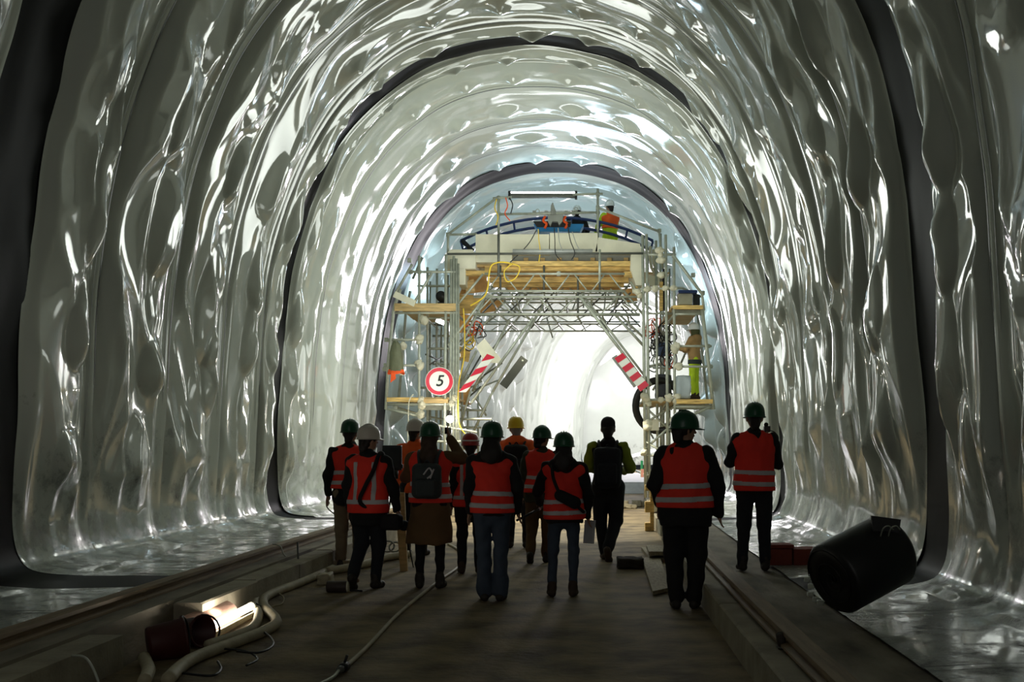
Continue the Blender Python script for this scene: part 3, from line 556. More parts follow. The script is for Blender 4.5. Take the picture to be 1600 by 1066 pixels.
# hanging rain jacket on the left outer rail
hj = thing('rain_jacket', 'olive rain jacket with orange hem hung on the left outer tube', 'jacket', P(618, 533, 73))
vs = []; n = 20; rows = [(533, 615, 621), (540, 612, 626), (552, 609, 629), (568, 608.5, 630), (580, 607, 631)]
mbk = MB()
for y, xa, xb in rows:
    for k in range(n):
        a = 2*math.pi*k/n; fold = 1+.18*math.sin(5*a+y*.12); p = P((xa+xb)/2+(xb-xa)/2*math.cos(a), y, 73); p.y += .09*math.sin(a)*fold; p.x += .01*math.sin(7*a); vs.append(p)
mbk.poly(vs, [(i*n+k, i*n+(k+1) % n, (i+1)*n+(k+1) % n, (i+1)*n+k) for i in range(len(rows)-1) for k in range(n)]+[tuple(range(n))]); mbk.build('coat', mat('olive_rain', (.13, .14, .08), .6, bump=.3), hj, True)
vs = []
for y, e in ((579, 0), (584, 1.5)):
    for k in range(n):
        a = 2*math.pi*k/n; p = P(619+(12.3+e)*math.cos(a), y+1.5*math.sin(3*a), 73); p.y += .095*math.sin(a); vs.append(p)
MB().poly(vs, [(k, (k+1) % n, n+(k+1) % n, n+k) for k in range(n)]).build('orange_hem', M_ORANGE, hj, True)
MB().prism([P(611, 582, 73.5), P(617, 582, 73.5), P(618, 592, 73.5), P(612, 596, 73.5), P(610, 598, 73.5)], (0, .05, 0)).build('orange_sleeve', M_ORANGE, hj)
# yellow timber frame standing on the floor right of the opening
yt = thing('timber_stand', 'yellow timber stand with three blocks standing on the floor beside the right kerb', 'timber', P(1014, 830, 88))
yt_z = lambda py: max(.0, P(0, py, 88).z)
a = P(1016, 757, 88); MB().bevbox((a.x, a.y, 0.0), (P(1022, 0, 88).x, a.y+.1, a.z), .006).build('post', M_TIMB, yt)
for ya, yb in ((758, 767), (784, 801), (817, 830)):
    MB().bevbox((P(1008, 0, 88).x, a.y-.01, yt_z(yb)), (P(1017, 0, 88).x, a.y+.12, yt_z(ya)), .01).build('block', M_TIMB, yt)
mk = thing('marker_lath', 'green and red painted marker laths leaning at the foot of the right tower', 'marker', P(1005, 745, 71))
MB().bevbox(P(1001, 746, 71), P(1005, 720, 71)+Vector((0, .03, 0)), .005).build('green_lath', mat('green_paint', (.03, .30, .14), .6), mk); MB().bevbox(P(1007, 733, 71.2), P(1010.5, 722, 71.2)+Vector((0, .03, 0)), .005).build('red_lath', mat('pink_red', (.75, .08, .12), .6), mk); MB().bevbox(P(1001.5, 746, 71.3), P(1006, 733, 71.3)+Vector((0, .01, 0)), .003).build('pink_lath', mat('pink_paint', (.8, .35, .3), .6), mk)
# ------------------------------------------------------------------ people: signed-distance shapes meshed by surface nets
def surface_nets(f, lo, h):
    s = f < 0; nx, ny, nz = f.shape
    c = np.zeros((nx-1, ny-1, nz-1), np.int8)
    for i in (0, 1):
        for j in (0, 1):
            for k in (0, 1): c += s[i:nx-1+i, j:ny-1+j, k:nz-1+k]
    act = (c > 0) & (c < 8); idx = np.full(act.shape, -1, np.int64); ii = np.argwhere(act); idx[act] = np.arange(len(ii))
    acc = np.zeros((len(ii), 3)); cnt = np.zeros(len(ii)); I, J, K = ii.T
    cor = [(i, j, k) for i in (0, 1) for j in (0, 1) for k in (0, 1)]
    for a in cor:
        for ax in range(3):
            if a[ax]: continue
            b = list(a); b[ax] = 1
            fa = f[I+a[0], J+a[1], K+a[2]]; fb = f[I+b[0], J+b[1], K+b[2]]; m = (fa < 0) != (fb < 0)
            t = np.where(m, fa/np.where(m, fa-fb, 1), 0); p = np.tile(np.array(a, float), (len(ii), 1)); p[:, ax] += t
            acc += p*m[:, None]; cnt += m
    V = (ii+acc/np.maximum(cnt, 1)[:, None])*h+np.array(lo); Q = []
    for ax in range(3):
        u, v = [(1, 2), (2, 0), (0, 1)][ax]
        sl0 = [slice(None)]*3; sl1 = [slice(None)]*3; sl0[ax] = slice(0, -1); sl1[ax] = slice(1, None)
        e = s[tuple(sl0)] != s[tuple(sl1)]; sgn = s[tuple(sl0)]; pts = np.argwhere(e)
        ok = (pts[:, u] > 0) & (pts[:, v] > 0) & (pts[:, u] < f.shape[u]-1) & (pts[:, v] < f.shape[v]-1); pts = pts[ok]
        if not len(pts): continue
        q = []
        for du, dv in ((-1, -1), (0, -1), (0, 0), (-1, 0)):
            r = pts.copy(); r[:, u] += du; r[:, v] += dv; q.append(idx[r[:, 0], r[:, 1], r[:, 2]])
        q = np.stack(q, 1); fl = ~sgn[pts[:, 0], pts[:, 1], pts[:, 2]]; q[fl] = q[fl][:, ::-1]; Q.append(q)
    Q = np.concatenate(Q); return V, Q[(Q >= 0).all(1)]
class Vol:
    def __init__(s, lo, hi, h):
        s.lo = np.array(lo, float); s.h = h; n = np.ceil((np.array(hi)-s.lo)/h).astype(int)+1; s.f = np.full(n, .5, np.float32)
        s.ax = [(s.lo[i]+h*np.arange(n[i])).astype(np.float32) for i in range(3)]
    def sub(s, bl, bh):
        r = []
        for i in range(3):
            a = int(np.clip(math.floor((bl[i]-s.lo[i])/s.h), 0, s.f.shape[i])); b = int(np.clip(math.ceil((bh[i]-s.lo[i])/s.h)+1, 0, s.f.shape[i])); r.append(slice(a, b))
        return tuple(r), s.ax[0][r[0]][:, None, None], s.ax[1][r[1]][None, :, None], s.ax[2][r[2]][None, None, :]
    def put(s, d, sl, k, op):
        c = s.f[sl]
        if op == 'sub': s.f[sl] = np.maximum(c, -d); return s
        if k > 0: e = np.maximum(k-np.abs(c-d), 0)/k; s.f[sl] = np.minimum(c, d)-e*e*k*.25
        else: s.f[sl] = np.minimum(c, d)
        return s
    def cone(s, a, b, ra, rb, q=1.0, k=.03, op='u'):          # tapered capsule, depth squeezed by q
        a = np.array(a, float); b = np.array(b, float); m = k+3*s.h; R = max(ra, rb)+m
        sl, X, Y, Z = s.sub(np.minimum(a, b)-R, np.maximum(a, b)+R)
        d = b-a; d[1] /= q; L = max(float(d@d), 1e-9); px, py, pz = X-a[0], (Y-a[1])/q, Z-a[2]
        t = np.clip((px*d[0]+py*d[1]+pz*d[2])/L, 0, 1); D = np.sqrt((px-t*d[0])**2+(py-t*d[1])**2+(pz-t*d[2])**2)-(ra+t*(rb-ra))
        return s.put((D*(min(q, 1)*.5+.5)).astype(np.float32), sl, k, op)
    def ell(s, c, r, k=.03, op='u'):
        c = np.array(c, float); r = np.array(r, float); m = k+3*s.h; sl, X, Y, Z = s.sub(c-r-m, c+r+m)
        x, y, z = X-c[0], Y-c[1], Z-c[2]; k0 = np.sqrt((x/r[0])**2+(y/r[1])**2+(z/r[2])**2); k1 = np.sqrt((x/r[0]**2)**2+(y/r[1]**2)**2+(z/r[2]**2)**2)+1e-6
        return s.put((k0*(k0-1)/k1).astype(np.float32), sl, k, op)
    def box(s, c, r, rd=.02, k=.02, op='u', M=None):
        c = np.array(c, float); r = np.array(r, float); R = np.linalg.norm(r)+k+3*s.h if M is not None else r+k+3*s.h; sl, X, Y, Z = s.sub(c-R, c+R)
        x, y, z = X-c[0], Y-c[1], Z-c[2]
        if M is not None: x, y, z = M[0][0]*x+M[1][0]*y+M[2][0]*z, M[0][1]*x+M[1][1]*y+M[2][1]*z, M[0][2]*x+M[1][2]*y+M[2][2]*z
        qx, qy, qz = np.abs(x)-r[0]+rd, np.abs(y)-r[1]+rd, np.abs(z)-r[2]+rd
        D = np.sqrt(np.maximum(qx, 0)**2+np.maximum(qy, 0)**2+np.maximum(qz, 0)**2)+np.minimum(np.maximum(np.maximum(qx, qy), qz), 0)-rd
        return s.put(np.broadcast_to(D, s.f[sl].shape).astype(np.float32), sl, k, op)
    def clipz(s, z0=None, z1=None):
        Z = s.ax[2][None, None, :]
        if z0 is not None: s.f = np.maximum(s.f, z0-Z)
        if z1 is not None: s.f = np.maximum(s.f, Z-z1)
        return s
    def slab(s, n, d, w):                                     # keep |n.p - d| < w
        e = np.abs(n[0]*s.ax[0][:, None, None]+n[1]*s.ax[1][None, :, None]+n[2]*s.ax[2][None, None, :]-d)-w; s.f = np.maximum(s.f, e.astype(np.float32)); return s
    def half(s, n, d):
        s.f = np.maximum(s.f, (n[0]*s.ax[0][:, None, None]+n[1]*s.ax[1][None, :, None]+n[2]*s.ax[2][None, None, :]-d).astype(np.float32)); return s
    def cloth(s, amp, fr, sd):                                # folds
        X, Y, Z = s.ax[0][:, None, None], s.ax[1][None, :, None], s.ax[2][None, None, :]; r = np.random.RandomState(sd); d = 0
        for i in range(5):
            k = r.randn(3)*fr*np.array([1, 1, .7]); k[2] *= 1.5; ph = r.rand()*6; d = d+np.sin(k[0]*X+k[1]*Y+k[2]*Z+ph+1.2*np.sin(k[2]*.6*X-k[0]*.5*Z+ph*2))
        near = np.abs(s.f) < .08; s.f = np.where(near, s.f+amp*.4*d, s.f).astype(np.float32); return s
    def mesh(s): return surface_nets(np.pad(s.f, 1, constant_values=.5), s.lo-s.h, s.h)
SKIN = mat('skin', (.36, .20, .13), .55, var=.05)
C = dict(black=mat('black_cloth', (.008, .008, .0095), .85), jeans=mat('blue_jeans', (.045, .062, .095), .85, var=.15), navy=mat('navy_trousers', (.012, .014, .02), .85), khaki=mat('khaki_trousers', (.20, .15, .095), .85),
         brown=mat('brown_trousers', (.10, .055, .02), .85), coat=mat('camel_coat', (.12, .066, .026), .85), olive=mat('olive_jacket', (.035, .036, .02), .85), vest=mat('orange_vest', (.86, .036, .02), .75, var=.06, es=0), stripe=mat('reflective_grey', (.50, .50, .52), .45),
         orange=mat('orange_jacket', (.95, .13, .02), .75), lime=mat('lime_sleeves', (.24, .30, .02), .8), limebright=mat('lime_trousers', (.55, .75, .03), .8), tan=mat('tan_jacket', (.42, .26, .11), .85), shoe=mat('dark_leather', (.025, .018, .014), .6), boot=mat('brown_boot', (.05, .03, .018), .7),
         green=mat('green_helmet', (.008, .075, .035), .28, var=.03), white=mat('white_helmet', (.62, .58, .52), .35, var=.03), brightwhite=mat('clean_white_helmet', (.8, .85, .85), .35, var=.03), red=mat('red_helmet', (.42, .035, .03), .3, var=.03), yellow=mat('yellow_helmet', (.85, .58, .02), .3, var=.03), hair=mat('brown_hair', (.045, .024, .013), .6, stretch=(30, 30, 2)), darkhair=mat('dark_hair', (.012, .009, .008), .6, stretch=(30, 30, 2)), greyhair=mat('grey_hair', (.25, .24, .23), .7), beanie=mat('dark_beanie', (.02, .02, .022), .9), greybag=mat('grey_backpack', (.035, .045, .048), .8), hood=mat('olive_hood', (.08, .085, .035), .9))
DEF = dict(hipL=(-.095, 0, .91), hipR=(.095, 0, .91), kneeL=(-.105, .015, .50), kneeR=(.105, .015, .50), ankL=(-.11, -.02, .09), ankR=(.11, -.02, .09),
           shL=(-.185, 0, 1.405), shR=(.185, 0, 1.405), elL=(-.228, -.03, 1.13), elR=(.228, -.03, 1.13), wrL=(-.235, .05, .89), wrR=(.235, .05, .89), hdL=(-.02, .03, -.10), hdR=(.02, .03, -.10))
def torso(v, f, b=1.0, low=.92, w=1.0, k=.06):
    v.cone((-.148*w, -.01, 1.38), (.148*w, -.01, 1.38), .062+f, .062+f, .95, k)
    v.cone((0, .0, 1.28), (0, .01, 1.10), .168*w*b+f, .148*w*b+f, .66, k); v.cone((0, .01, 1.08), (0, -.01, low), .150*w*b+f, .170*w*b+f, .70, k)
    v.cone((0, -.01, 1.40), (0, .0, 1.50), .068+f*.6, .058+f*.5, 1, .05)
def person(label, gx, gy, gz, H, yaw=0, jk='black', tr='navy', vest=None, helmet='green', shoe='shoe', hair=None, hairlen=0, bulk=1.0, w=1.0, hem=.80, vhem=.86, legs=1.0, flare=0.0, head=(0, 0), lean=(0, 0), hood=None, coat=False, stripes='two', sleeve=None, res=1.0, fist=False, seed=1, cloth=.006, vtop=None, feet=None, helmtilt=0, arm=1.0, **J):
    K = H/1.75; j = {k: np.array(J.get(k, v), float) for k, v in DEF.items()}
    h0 = .0092*res/K
    hc = np.array([0, .02, 1.635])
    def warp(V):
        V = np.array(V, float)*K; z = np.clip(V[:, 2]-.92*K, 0, None); V[:, 0] += lean[0]*z; V[:, 1] += lean[1]*z; return V
    rot = Matrix.Translation(Vector(hc)) @ Matrix.Rotation(head[0], 4, 'Z') @ Matrix.Rotation(head[1], 4, 'X') @ Matrix.Translation(-Vector(hc))
    rn = np.array(rot)
    pts = np.array(list(j.values())); lo = np.minimum(pts.min(0), [-.22, -.2, 0])-.17; hi = np.maximum(pts.max(0), [.22, .2, 1.7])+.17
    # ---- body, one continuous surface: trunk, limbs, hands with fingers, neck, head with a face
    v = Vol(lo, hi, h0); torso(v, -.03, 1, .93, w, .05); bs = []
    for s, sg in (('L', -1), ('R', 1)):
        v.cone(j['hip'+s], j['knee'+s], .072, .048, 1, .03); v.cone(j['knee'+s], j['ank'+s], .048, .034, 1, .02); v.cone(j['ank'+s], j['ank'+s]+[0, .12, -.055], .035, .028, 1, .02)
        v.cone(j['sh'+s], j['el'+s], .046, .036, 1, .04); v.cone(j['el'+s], j['wr'+s], .036, .026, 1, .02)
        d = np.array(j['hd'+s], float); d /= np.linalg.norm(d); W = j['wr'+s]
        side = np.cross(d, [sg, .15, 0]) if abs(d[2]) > .6 else np.cross(d, [0, 0, 1.0]); side /= np.linalg.norm(side); nrm = np.cross(side, d)
        if abs(d[2]) > .6 and side[1] < 0: side = -side
        v.cone(W, W+d*.05, .024, .022, 1, .015)
        for i in range(4): v.cone(W+d*.03+side*(i-1.5)*.012, W+d*.085+side*(i-1.5)*.021, .016, .0125, 1, .008)
        cur = .9 if fist else .35
        for i in range(4):
            ln = (.030, .036, .033, .026)[i]; b0 = W+d*.088+side*(i-1.5)*.022; d2 = d*math.cos(cur*.5)+nrm*math.sin(cur*.5)*sg+side*(i-1.5)*.10; b1 = b0+d2*ln
            d3 = d*math.cos(cur*1.3)+nrm*math.sin(cur*1.3)*sg+side*(i-1.5)*.10; v.cone(b0, b1, .0095, .0088, 1, .004); v.cone(b1, b1+d3*ln*.9, .0088, .0075, 1, .002)
        tb0 = W+d*.035+side*.024; tb1 = tb0+d*.03+side*.028+nrm*sg*.008; v.cone(tb0, tb1, .013, .0105, 1, .006); v.cone(tb1, tb1+d*.032+side*.006, .0105, .008, 1, .003)
    v.cone((0, -.01, 1.42), (0, .008, 1.56), .056, .05, 1, .03)
    V0, Q0 = v.mesh()
    hv = None
    # head is added to the same volume, turned on the neck
    def hp(p): return rn[:3, :3] @ (np.array(p)-hc)+hc if False else rn[:3, :3] @ (np.array(p, float)-hc)+hc
    v.ell(hc+[0, 0, .03], (.078, .092, .092), .02)
    v.cone(hp((0, .03, 1.60)), hp((0, .055, 1.565)), .062, .042, 1, .03); v.cone(hp((0, .0, 1.63)), hp((0, .03, 1.62)), .075, .07, 1, .03)
    v.cone(hp((0, .102, 1.645)), hp((0, .122, 1.612)), .010, .014, 1, .012)
    v.cone(hp((-.02, .102, 1.583)), hp((.02, .102, 1.583)), .008, .008, 1, .01); v.cone(hp((-.035, .088, 1.668)), hp((.035, .088, 1.668)), .012, .012, 1, .015)
    for sx in (-1, 1):
        v.ell(hp((.082*sx, .005, 1.63)), (.012, .02, .032), .008); v.ell(hp((.033*sx, .094, 1.645)), (.013, .012, .010), .004, 'sub')
    V0, Q0 = v.mesh()
    body = link('person', mesh_np('person', warp(V0), Q0), SKIN, None, True, label=label, category='person')
    body.location = (gx, gy, gz); body.rotation_euler = (0, 0, yaw)
    def part(name, vol, m, par=body):
        V, Q = vol.mesh(); return link(name, mesh_np(name, warp(V), Q), m, par, True)
    for sx in (-1, 1):
        bm = bmesh.new(); bmesh.ops.create_icosphere(bm, subdivisions=2, radius=.0115); V = np.array([v_.co+Vector(hp((.033*sx, .091, 1.645))) for v_ in bm.verts]); Fq = np.array([[q.index for q in f.verts] for f in bm.faces]); bm.free()
        link('eye', mesh_np('eye', warp(V), Fq), mat('eye_dark', (.03, .02, .02), .2), body, True)
    hc_ = .0125*res/K
    # ---- trousers
    t = Vol(lo, [hi[0], hi[1], 1.12], hc_); t.cone((0, 0, 1.0), (0, -.01, .91), .15*w, .165*w, .72, .04)
    for s in 'LR':
        hp_, kn, an = j['hip'+s], j['knee'+s], j['ank'+s]; e = an+(kn-an)*.02
        t.cone(hp_, kn, .098*legs, .070*legs, 1, .03); t.cone(kn, e, .070*legs, (.052+flare)*legs, 1, .03); t.ell(hp_+[0, -.045, .01], (.09*w, .085, .10), .05)
        if kn[2] < hp_[2]-.2:
            d = (an-kn)/np.linalg.norm(an-kn); t.cone(e-d*.05, e-d*.10, (.056+flare)*legs, (.05+flare)*legs, 1, .015)
    t.cloth(cloth*.9, 26, seed+5); part('trousers', t, C[tr])
    # ---- shoes
    for s, sg in (('L', -1), ('R', 1)):
        an = j['ank'+s]; f = feet[s] if feet else (0.0, 0.0); an0 = an
        sv = Vol(an-[.16, .22, .16], an+[.16, .26, .14], .009/K*res); up, tw = f
        M = (Matrix.Translation(Vector(an)) @ Matrix.Rotation(up, 4, 'X') @ Matrix.Rotation(tw-sg*.12, 4, 'Z')); tp = lambda p: np.array(M @ Vector(p))
        sv.cone(tp((0, -.045, -.045)), tp((0, .145, -.058)), .043, .038, 1, .02); sv.cone(tp((0, 0, .01)), tp((0, .03, -.03)), .050, .046, 1, .03); sv.cone(tp((0, -.01, .05)), tp((0, 0, 0)), .049, .048, 1, .02); sv.cone(tp((-.012, .12, -.055)), tp((.012, .12, -.055)), .036, .036, 1, .02)
        nrm = (M.to_3x3() @ Vector((0, 0, -1))); sv.half(tuple(nrm), nrm.dot(Vector(tp((0, 0, -.088)))))
        part('shoe', sv, C[shoe])
    # ---- jacket
    a = Vol([lo[0], lo[1], hem-.1], hi, hc_); torso(a, .012*bulk, bulk, min(.92, hem+.12), w)
    if hem < .84: a.cone((0, -.01, .92), (0, -.01, hem+.02), .178*w*bulk, (.178+.055*coat)*w*bulk, .74, .05)
    for s in 'LR':
        S, E, W = j['sh'+s], j['el'+s], j['wr'+s]
        if sleeve is None: a.cone(S, E, .070*bulk*arm, .056*bulk*arm, 1, .05); a.cone(E, W, .056*bulk*arm, .042*bulk*arm, 1, .03)
    a.ell((0, -.015, 1.475), (.098, .092, .055), .03)
    if hood: a.ell((0, -.08, 1.455), (.155, .085, .085), .05)
    a.clipz(hem); a.cloth(cloth*1.3, 22, seed); part('jacket', a, C[jk])
    if sleeve:
        for s in 'LR':
            S, E, W = j['sh'+s], j['el'+s], j['wr'+s]; mn = np.minimum(np.minimum(S, E), W)-.14; mx = np.maximum(np.maximum(S, E), W)+.14
            a2 = Vol(mn, mx, hc_); a2.cone(S, E, .076*bulk, .064*bulk, 1, .03); a2.cone(E, W, .064*bulk, .046*bulk, 1, .03); a2.cloth(cloth*1.4, 24, seed+2); part('sleeve', a2, C[sleeve])
    # ---- vest with reflective stripes
    if vest:
        blo = [-.34, -.27, vhem-.05]; bhi = [.34, .27, 1.52]
        def shell(f):
            x = Vol(blo, bhi, .0105*res/K); torso(x, f+.012*bulk, bulk, min(.92, vhem+.1), w); x.cone((0, -.01, .95), (0, -.01, vhem-.1), .182*w*bulk+f-.004, .188*w*bulk+f-.004, .74, .05)
            x.cloth(cloth*1.1, 20, seed); x.clipz(vhem); x.cone((0, .07, 1.44), (0, -.015, 1.62), .085, .115, 1, 0, 'sub'); return x
        vo = part('vest', shell(.020), C[vest])
        if stripes in ('two', 'one', 'cross'):
            for zz in ((vhem+.075, vhem+.195) if stripes == 'two' else (vhem+.10,)):
                x = shell(.0255); x.slab((.03*(-1) ** seed, 0, 1), zz, .026); part('reflective_stripe', x, C['stripe'], vo)
        if stripes in ('vert', 'cross'):
            for sx in (-1, 1):
                x = shell(.0255); x.slab((1, 0, 0), .105*sx*w, .025); x.clipz(vhem+.12, 1.40); part('reflective_stripe', x, C['stripe'], vo)
            if stripes == 'vert': x = shell(.0255); x.slab((0, 0, 1), vhem+.12, .027); part('reflective_stripe', x, C['stripe'], vo)
    # ---- hair, helmet
    if hair:
        x = Vol([-.2, -.26, 1.15], [.2, .18, 1.78], .011*res/K); x.ell(hc+[0, -.012, .03], (.088, .10, .095), .02); x.cone(hp((0, -.055, 1.62)), hp((0, -.06, 1.55)), .062, .05, 1, .03)
        if hairlen: x.cone((0, -.075, 1.60), (0, -.13, 1.50-hairlen*.5), .088, .10, .62, .04); x.cone((0, -.13, 1.48-hairlen*.4), (0, -.155, 1.46-hairlen), .10, .055, .45, .04)
        x.cone(hp((0, .10, 1.60)), hp((0, .13, 1.60)), .065, .065, 1, 0, 'sub'); x.clipz(None, 1.70); x.cloth(.006, 45, seed+9); part('hair', x, C[hair])
    hm = Matrix.Scale(K, 4) @ rot @ Matrix.Translation((0, .012, 1.685)) @ Matrix.Rotation(helmtilt, 4, 'X')
    zt = (1.66-.92); sh = Matrix.Translation((lean[0]*zt*K, lean[1]*zt*K, 0))
    if helmet == 'beanie':
        x = Vol([-.2, -.2, 1.55], [.2, .2, 1.85], .010); x.ell(hc+[0, -.003, .055], (.094, .112, .10), .0); x.cone(hc+[0, -.09, .03], hc+[0, .07, .05], .025, .022, 1, .03); x.clipz(1.635); x.cloth(.004, 50, seed); part('beanie', x, C['beanie'])
    elif helmet:
        prof_ = [(0, .128), (.035, .124), (.068, .112), (.095, .088), (.112, .055), (.120, .015), (.122, -.02), (.124, -.03)]
        mbh = MB(); n = 32; vs = []
        for r, z in prof_[1:]:
            for k in range(n):
                a = 2*math.pi*k/n; ca, sa = math.cos(a), math.sin(a); vs.append((r*ca*.93, r*sa*1.14, z+.004*math.cos(4*a)*(z < .1)))
        rim = []
        for e in (0, 1):
            for k in range(n):
                a = 2*math.pi*k/n; ca, sa = math.cos(a), math.sin(a); ex = .014+.045*max(0, sa)**2; rim.append(((.124*.93+ex*.6)*ca, (.124*1.14+ex)*sa, -.034-.010*max(0, sa)-.006*e))
        m_ = len(prof_)-1; vs += rim; vs.append((0, 0, .128)); fs = []
        for i in range(m_+1):
            for k in range(n): fs.append((i*n+k, i*n+(k+1) % n, (i+1)*n+(k+1) % n, (i+1)*n+k))
        top = len(vs)-1
        for k in range(n): fs.append((k, top, (k+1) % n))
        inner = [(x*.94, y*.94, z+.002) for x, y, z in vs[(m_-1)*n:m_*n]]; o_ = len(vs); vs += inner
        for k in range(n): fs.append(((m_+1)*n+k, (m_+1)*n+(k+1) % n, o_+(k+1) % n, o_+k))
        vs.append((0, 0, .09)); 
        for k in range(n): fs.append((o_+k, o_+(k+1) % n, len(vs)-1))
        T = sh @ hm; ho = MB().poly([T @ Vector(p) for p in vs], fs).build('helmet', C[helmet], None, True); ho.parent = body
        rg = MB()
        for dx in (-.028, 0, .028): rg.tube([T @ Vector((dx, 1.12*math.cos(t)*(.108-abs(dx)*.3), .015+.117*math.sin(t)-abs(dx)*.25)) for t in np.linspace(.25, math.pi-.25, 12)], .0065, 6)
        ro = rg.build('helmet_ridge', C[helmet], None, True); ro.parent = ho
        if helmet == 'red':
            so = MB(); so.tube([T @ Vector((.119*.93*math.cos(t), .120*1.145*math.sin(t), .022)) for t in np.linspace(0, 2*math.pi, 33)], .009, 6); so = so.build('white_stripe', C['brightwhite'], None, True); so.parent = ho
    return body, K
def at(px, py, z=0.0):
    g = G(px, py, z); return g.x, g.y, z
def on(body, K, p):                                           # a point given in a person's own 1.75 m frame -> world
    v = Vector(p)*K; v = Matrix.Rotation(body.rotation_euler.z, 3, 'Z') @ v; return Vector(body.location)+v
R_ = math.radians
walk = dict(kneeL=(-.10, .10, .51), ankL=(-.10, .06, .09), kneeR=(.10, .03, .48), ankR=(.10, -.28, .17), feet=dict(L=(0, 0), R=(-.75, 0)))
pA = person('man in green helmet, orange vest and khaki trousers beside the left kerb', *at(547, 888), 1.80, 0, 'black', 'khaki', 'vest', 'green', hair='darkhair', bulk=1.08, hem=.76, vhem=.97, legs=1.18, elL=(-.255, -.05, 1.13), wrL=(-.27, .03, .90), seed=1, shL=(-.20, 0, 1.40))
pB = person('man in white helmet with black shoulder strap across orange vest, walking at the left', *at(576, 920), 1.70, R_(-10), 'black', 'navy', 'vest', 'white', hair='darkhair', bulk=1.1, hem=.70, vhem=.84, stripes='vert', legs=1.15, head=(R_(-35), 0), kneeL=(-.10, .05, .50), ankL=(-.09, -.24, .16), kneeR=(.10, .06, .50), ankR=(.07, .03, .09), feet=dict(L=(-.65, 0), R=(0, 0)), elR=(.27, .02, 1.12), wrR=(.29, .10, .88), seed=2)
pC = person('man in white helmet and long-sleeved orange jacket behind the woman in the brown coat', *at(649, 868), 1.84, R_(-8), 'orange', 'navy', None, 'white', hair='darkhair', bulk=1.1, hem=.84, cloth=.008, elL=(-.26, -.02, 1.13), wrL=(-.22, .12, .92), head=(R_(-15), 0), seed=3, res=1.15)
pD = person('woman in green helmet and long brown coat raising her right hand with a phone', *at(672, 919), 1.735, 0, 'coat', 'black', 'vest', 'green', hair='hair', hairlen=.22, bulk=1.10, hem=.49, vhem=.93, coat=True, elR=(.335, .04, 1.40), wrR=(.20, .20, 1.62), hdR=(-.04, .02, .10), elL=(-.28, .12, 1.20), wrL=(-.16, .32, 1.30), hdL=(.05, .08, .05), shR=(.19, 0, 1.42), legs=.82, cloth=.007, seed=4)
pE = person('person in red helmet with white stripe, orange vest and brown boots', *at(735, 896), 1.63, R_(4), 'black', 'navy', 'vest', 'red', 'boot', hair='darkhair', bulk=1.05, hem=.66, vhem=.86, stripes='vert', seed=5, res=1.1)
pF = person('woman in green helmet, black hood, orange vest and flared blue jeans', *at(769, 938), 1.72, 0, 'black', 'jeans', 'vest', 'green', hair='darkhair', hairlen=.03, bulk=1.06, hem=.86, vhem=.885, hood=True, legs=1.0, flare=.028, ankL=(-.075, -.02, .085), ankR=(.085, -.02, .085), kneeL=(-.085, .01, .5), kneeR=(.09, .01, .5), elR=(.26, -.02, 1.14), wrR=(.25, .10, .90), wrL=(-.23, .08, .90), seed=6)
pG = person('man in yellow helmet and bright orange hooded jacket wearing a black backpack', *at(810, 856), 1.90, R_(-4), 'orange', 'navy', None, 'yellow', hair='greyhair', bulk=1.12, hem=.80, hood=True, head=(R_(8), 0), lean=(-.05, 0), seed=7, res=1.2)
pH = person('man in green helmet and brown trousers walking and looking right, orange vest over olive', *at(843, 879), 1.73, R_(-6), 'olive', 'brown', 'vest', 'green', 'shoe', hair='darkhair', bulk=1.08, hem=.80, vhem=.93, head=(R_(-38), 0), kneeL=(-.10, .02, .50), ankL=(-.09, -.22, .14), kneeR=(.10, .03, .49), ankR=(.09, .0, .09), feet=dict(L=(-.5, 0), R=(0, 0)), lean=(.05, 0), legs=1.15, seed=8, res=1.1)
pI = person('woman in green helmet, jeans and dark boots with a small bag across her vest', *at(881, 932), 1.62, 0, 'black', 'jeans', 'vest', 'green', 'boot', hair='darkhair', hairlen=.03, bulk=1.08, hem=.81, vhem=.85, hood=True, legs=.86, ankL=(-.13, -.02, .09), ankR=(.10, -.02, .09), kneeL=(-.115, .01, .5), elL=(-.29, .06, 1.15), wrL=(-.27, .26, 1.02), hdL=(0, .1, -.03), elR=(.27, -.02, 1.13), wrR=(.26, .06, .89), seed=9)
pJ = person('man in dark beanie and backpack with lime green sleeves walking towards the light', *at(950, 876), 1.87, R_(-3), 'black', 'navy', None, 'beanie', 'boot', hair='darkhair', bulk=1.02, hem=.83, sleeve='lime', kneeL=(-.10, .10, .50), ankL=(-.045, .10, .09), kneeR=(.10, .06, .49), ankR=(.0, -.20, .15), feet=dict(L=(0, 0), R=(-.8, 0)), elL=(-.25, .03, 1.16), wrL=(-.17, .26, 1.12), elR=(.275, .05, 1.15), wrR=(.20, .25, 1.10), hdL=(.05, .1, 0), hdR=(-.05, .1, 0), seed=10, legs=1.18, res=1.05)
pK = person('stout man in green helmet and black jacket looking right beside the right kerb', *at(1071, 951), 1.80, R_(-6), 'black', 'black', 'vest', 'green', hair='darkhair', bulk=1.24, w=1.03, hem=.76, vhem=.93, head=(R_(-62), 0), legs=1.30, elL=(-.275, -.02, 1.14), wrL=(-.235, .14, .96), elR=(.29, -.03, 1.13), wrR=(.30, .05, .88), ankL=(-.085, -.02, .09), ankR=(.08, .0, .09), seed=11, arm=1.05)
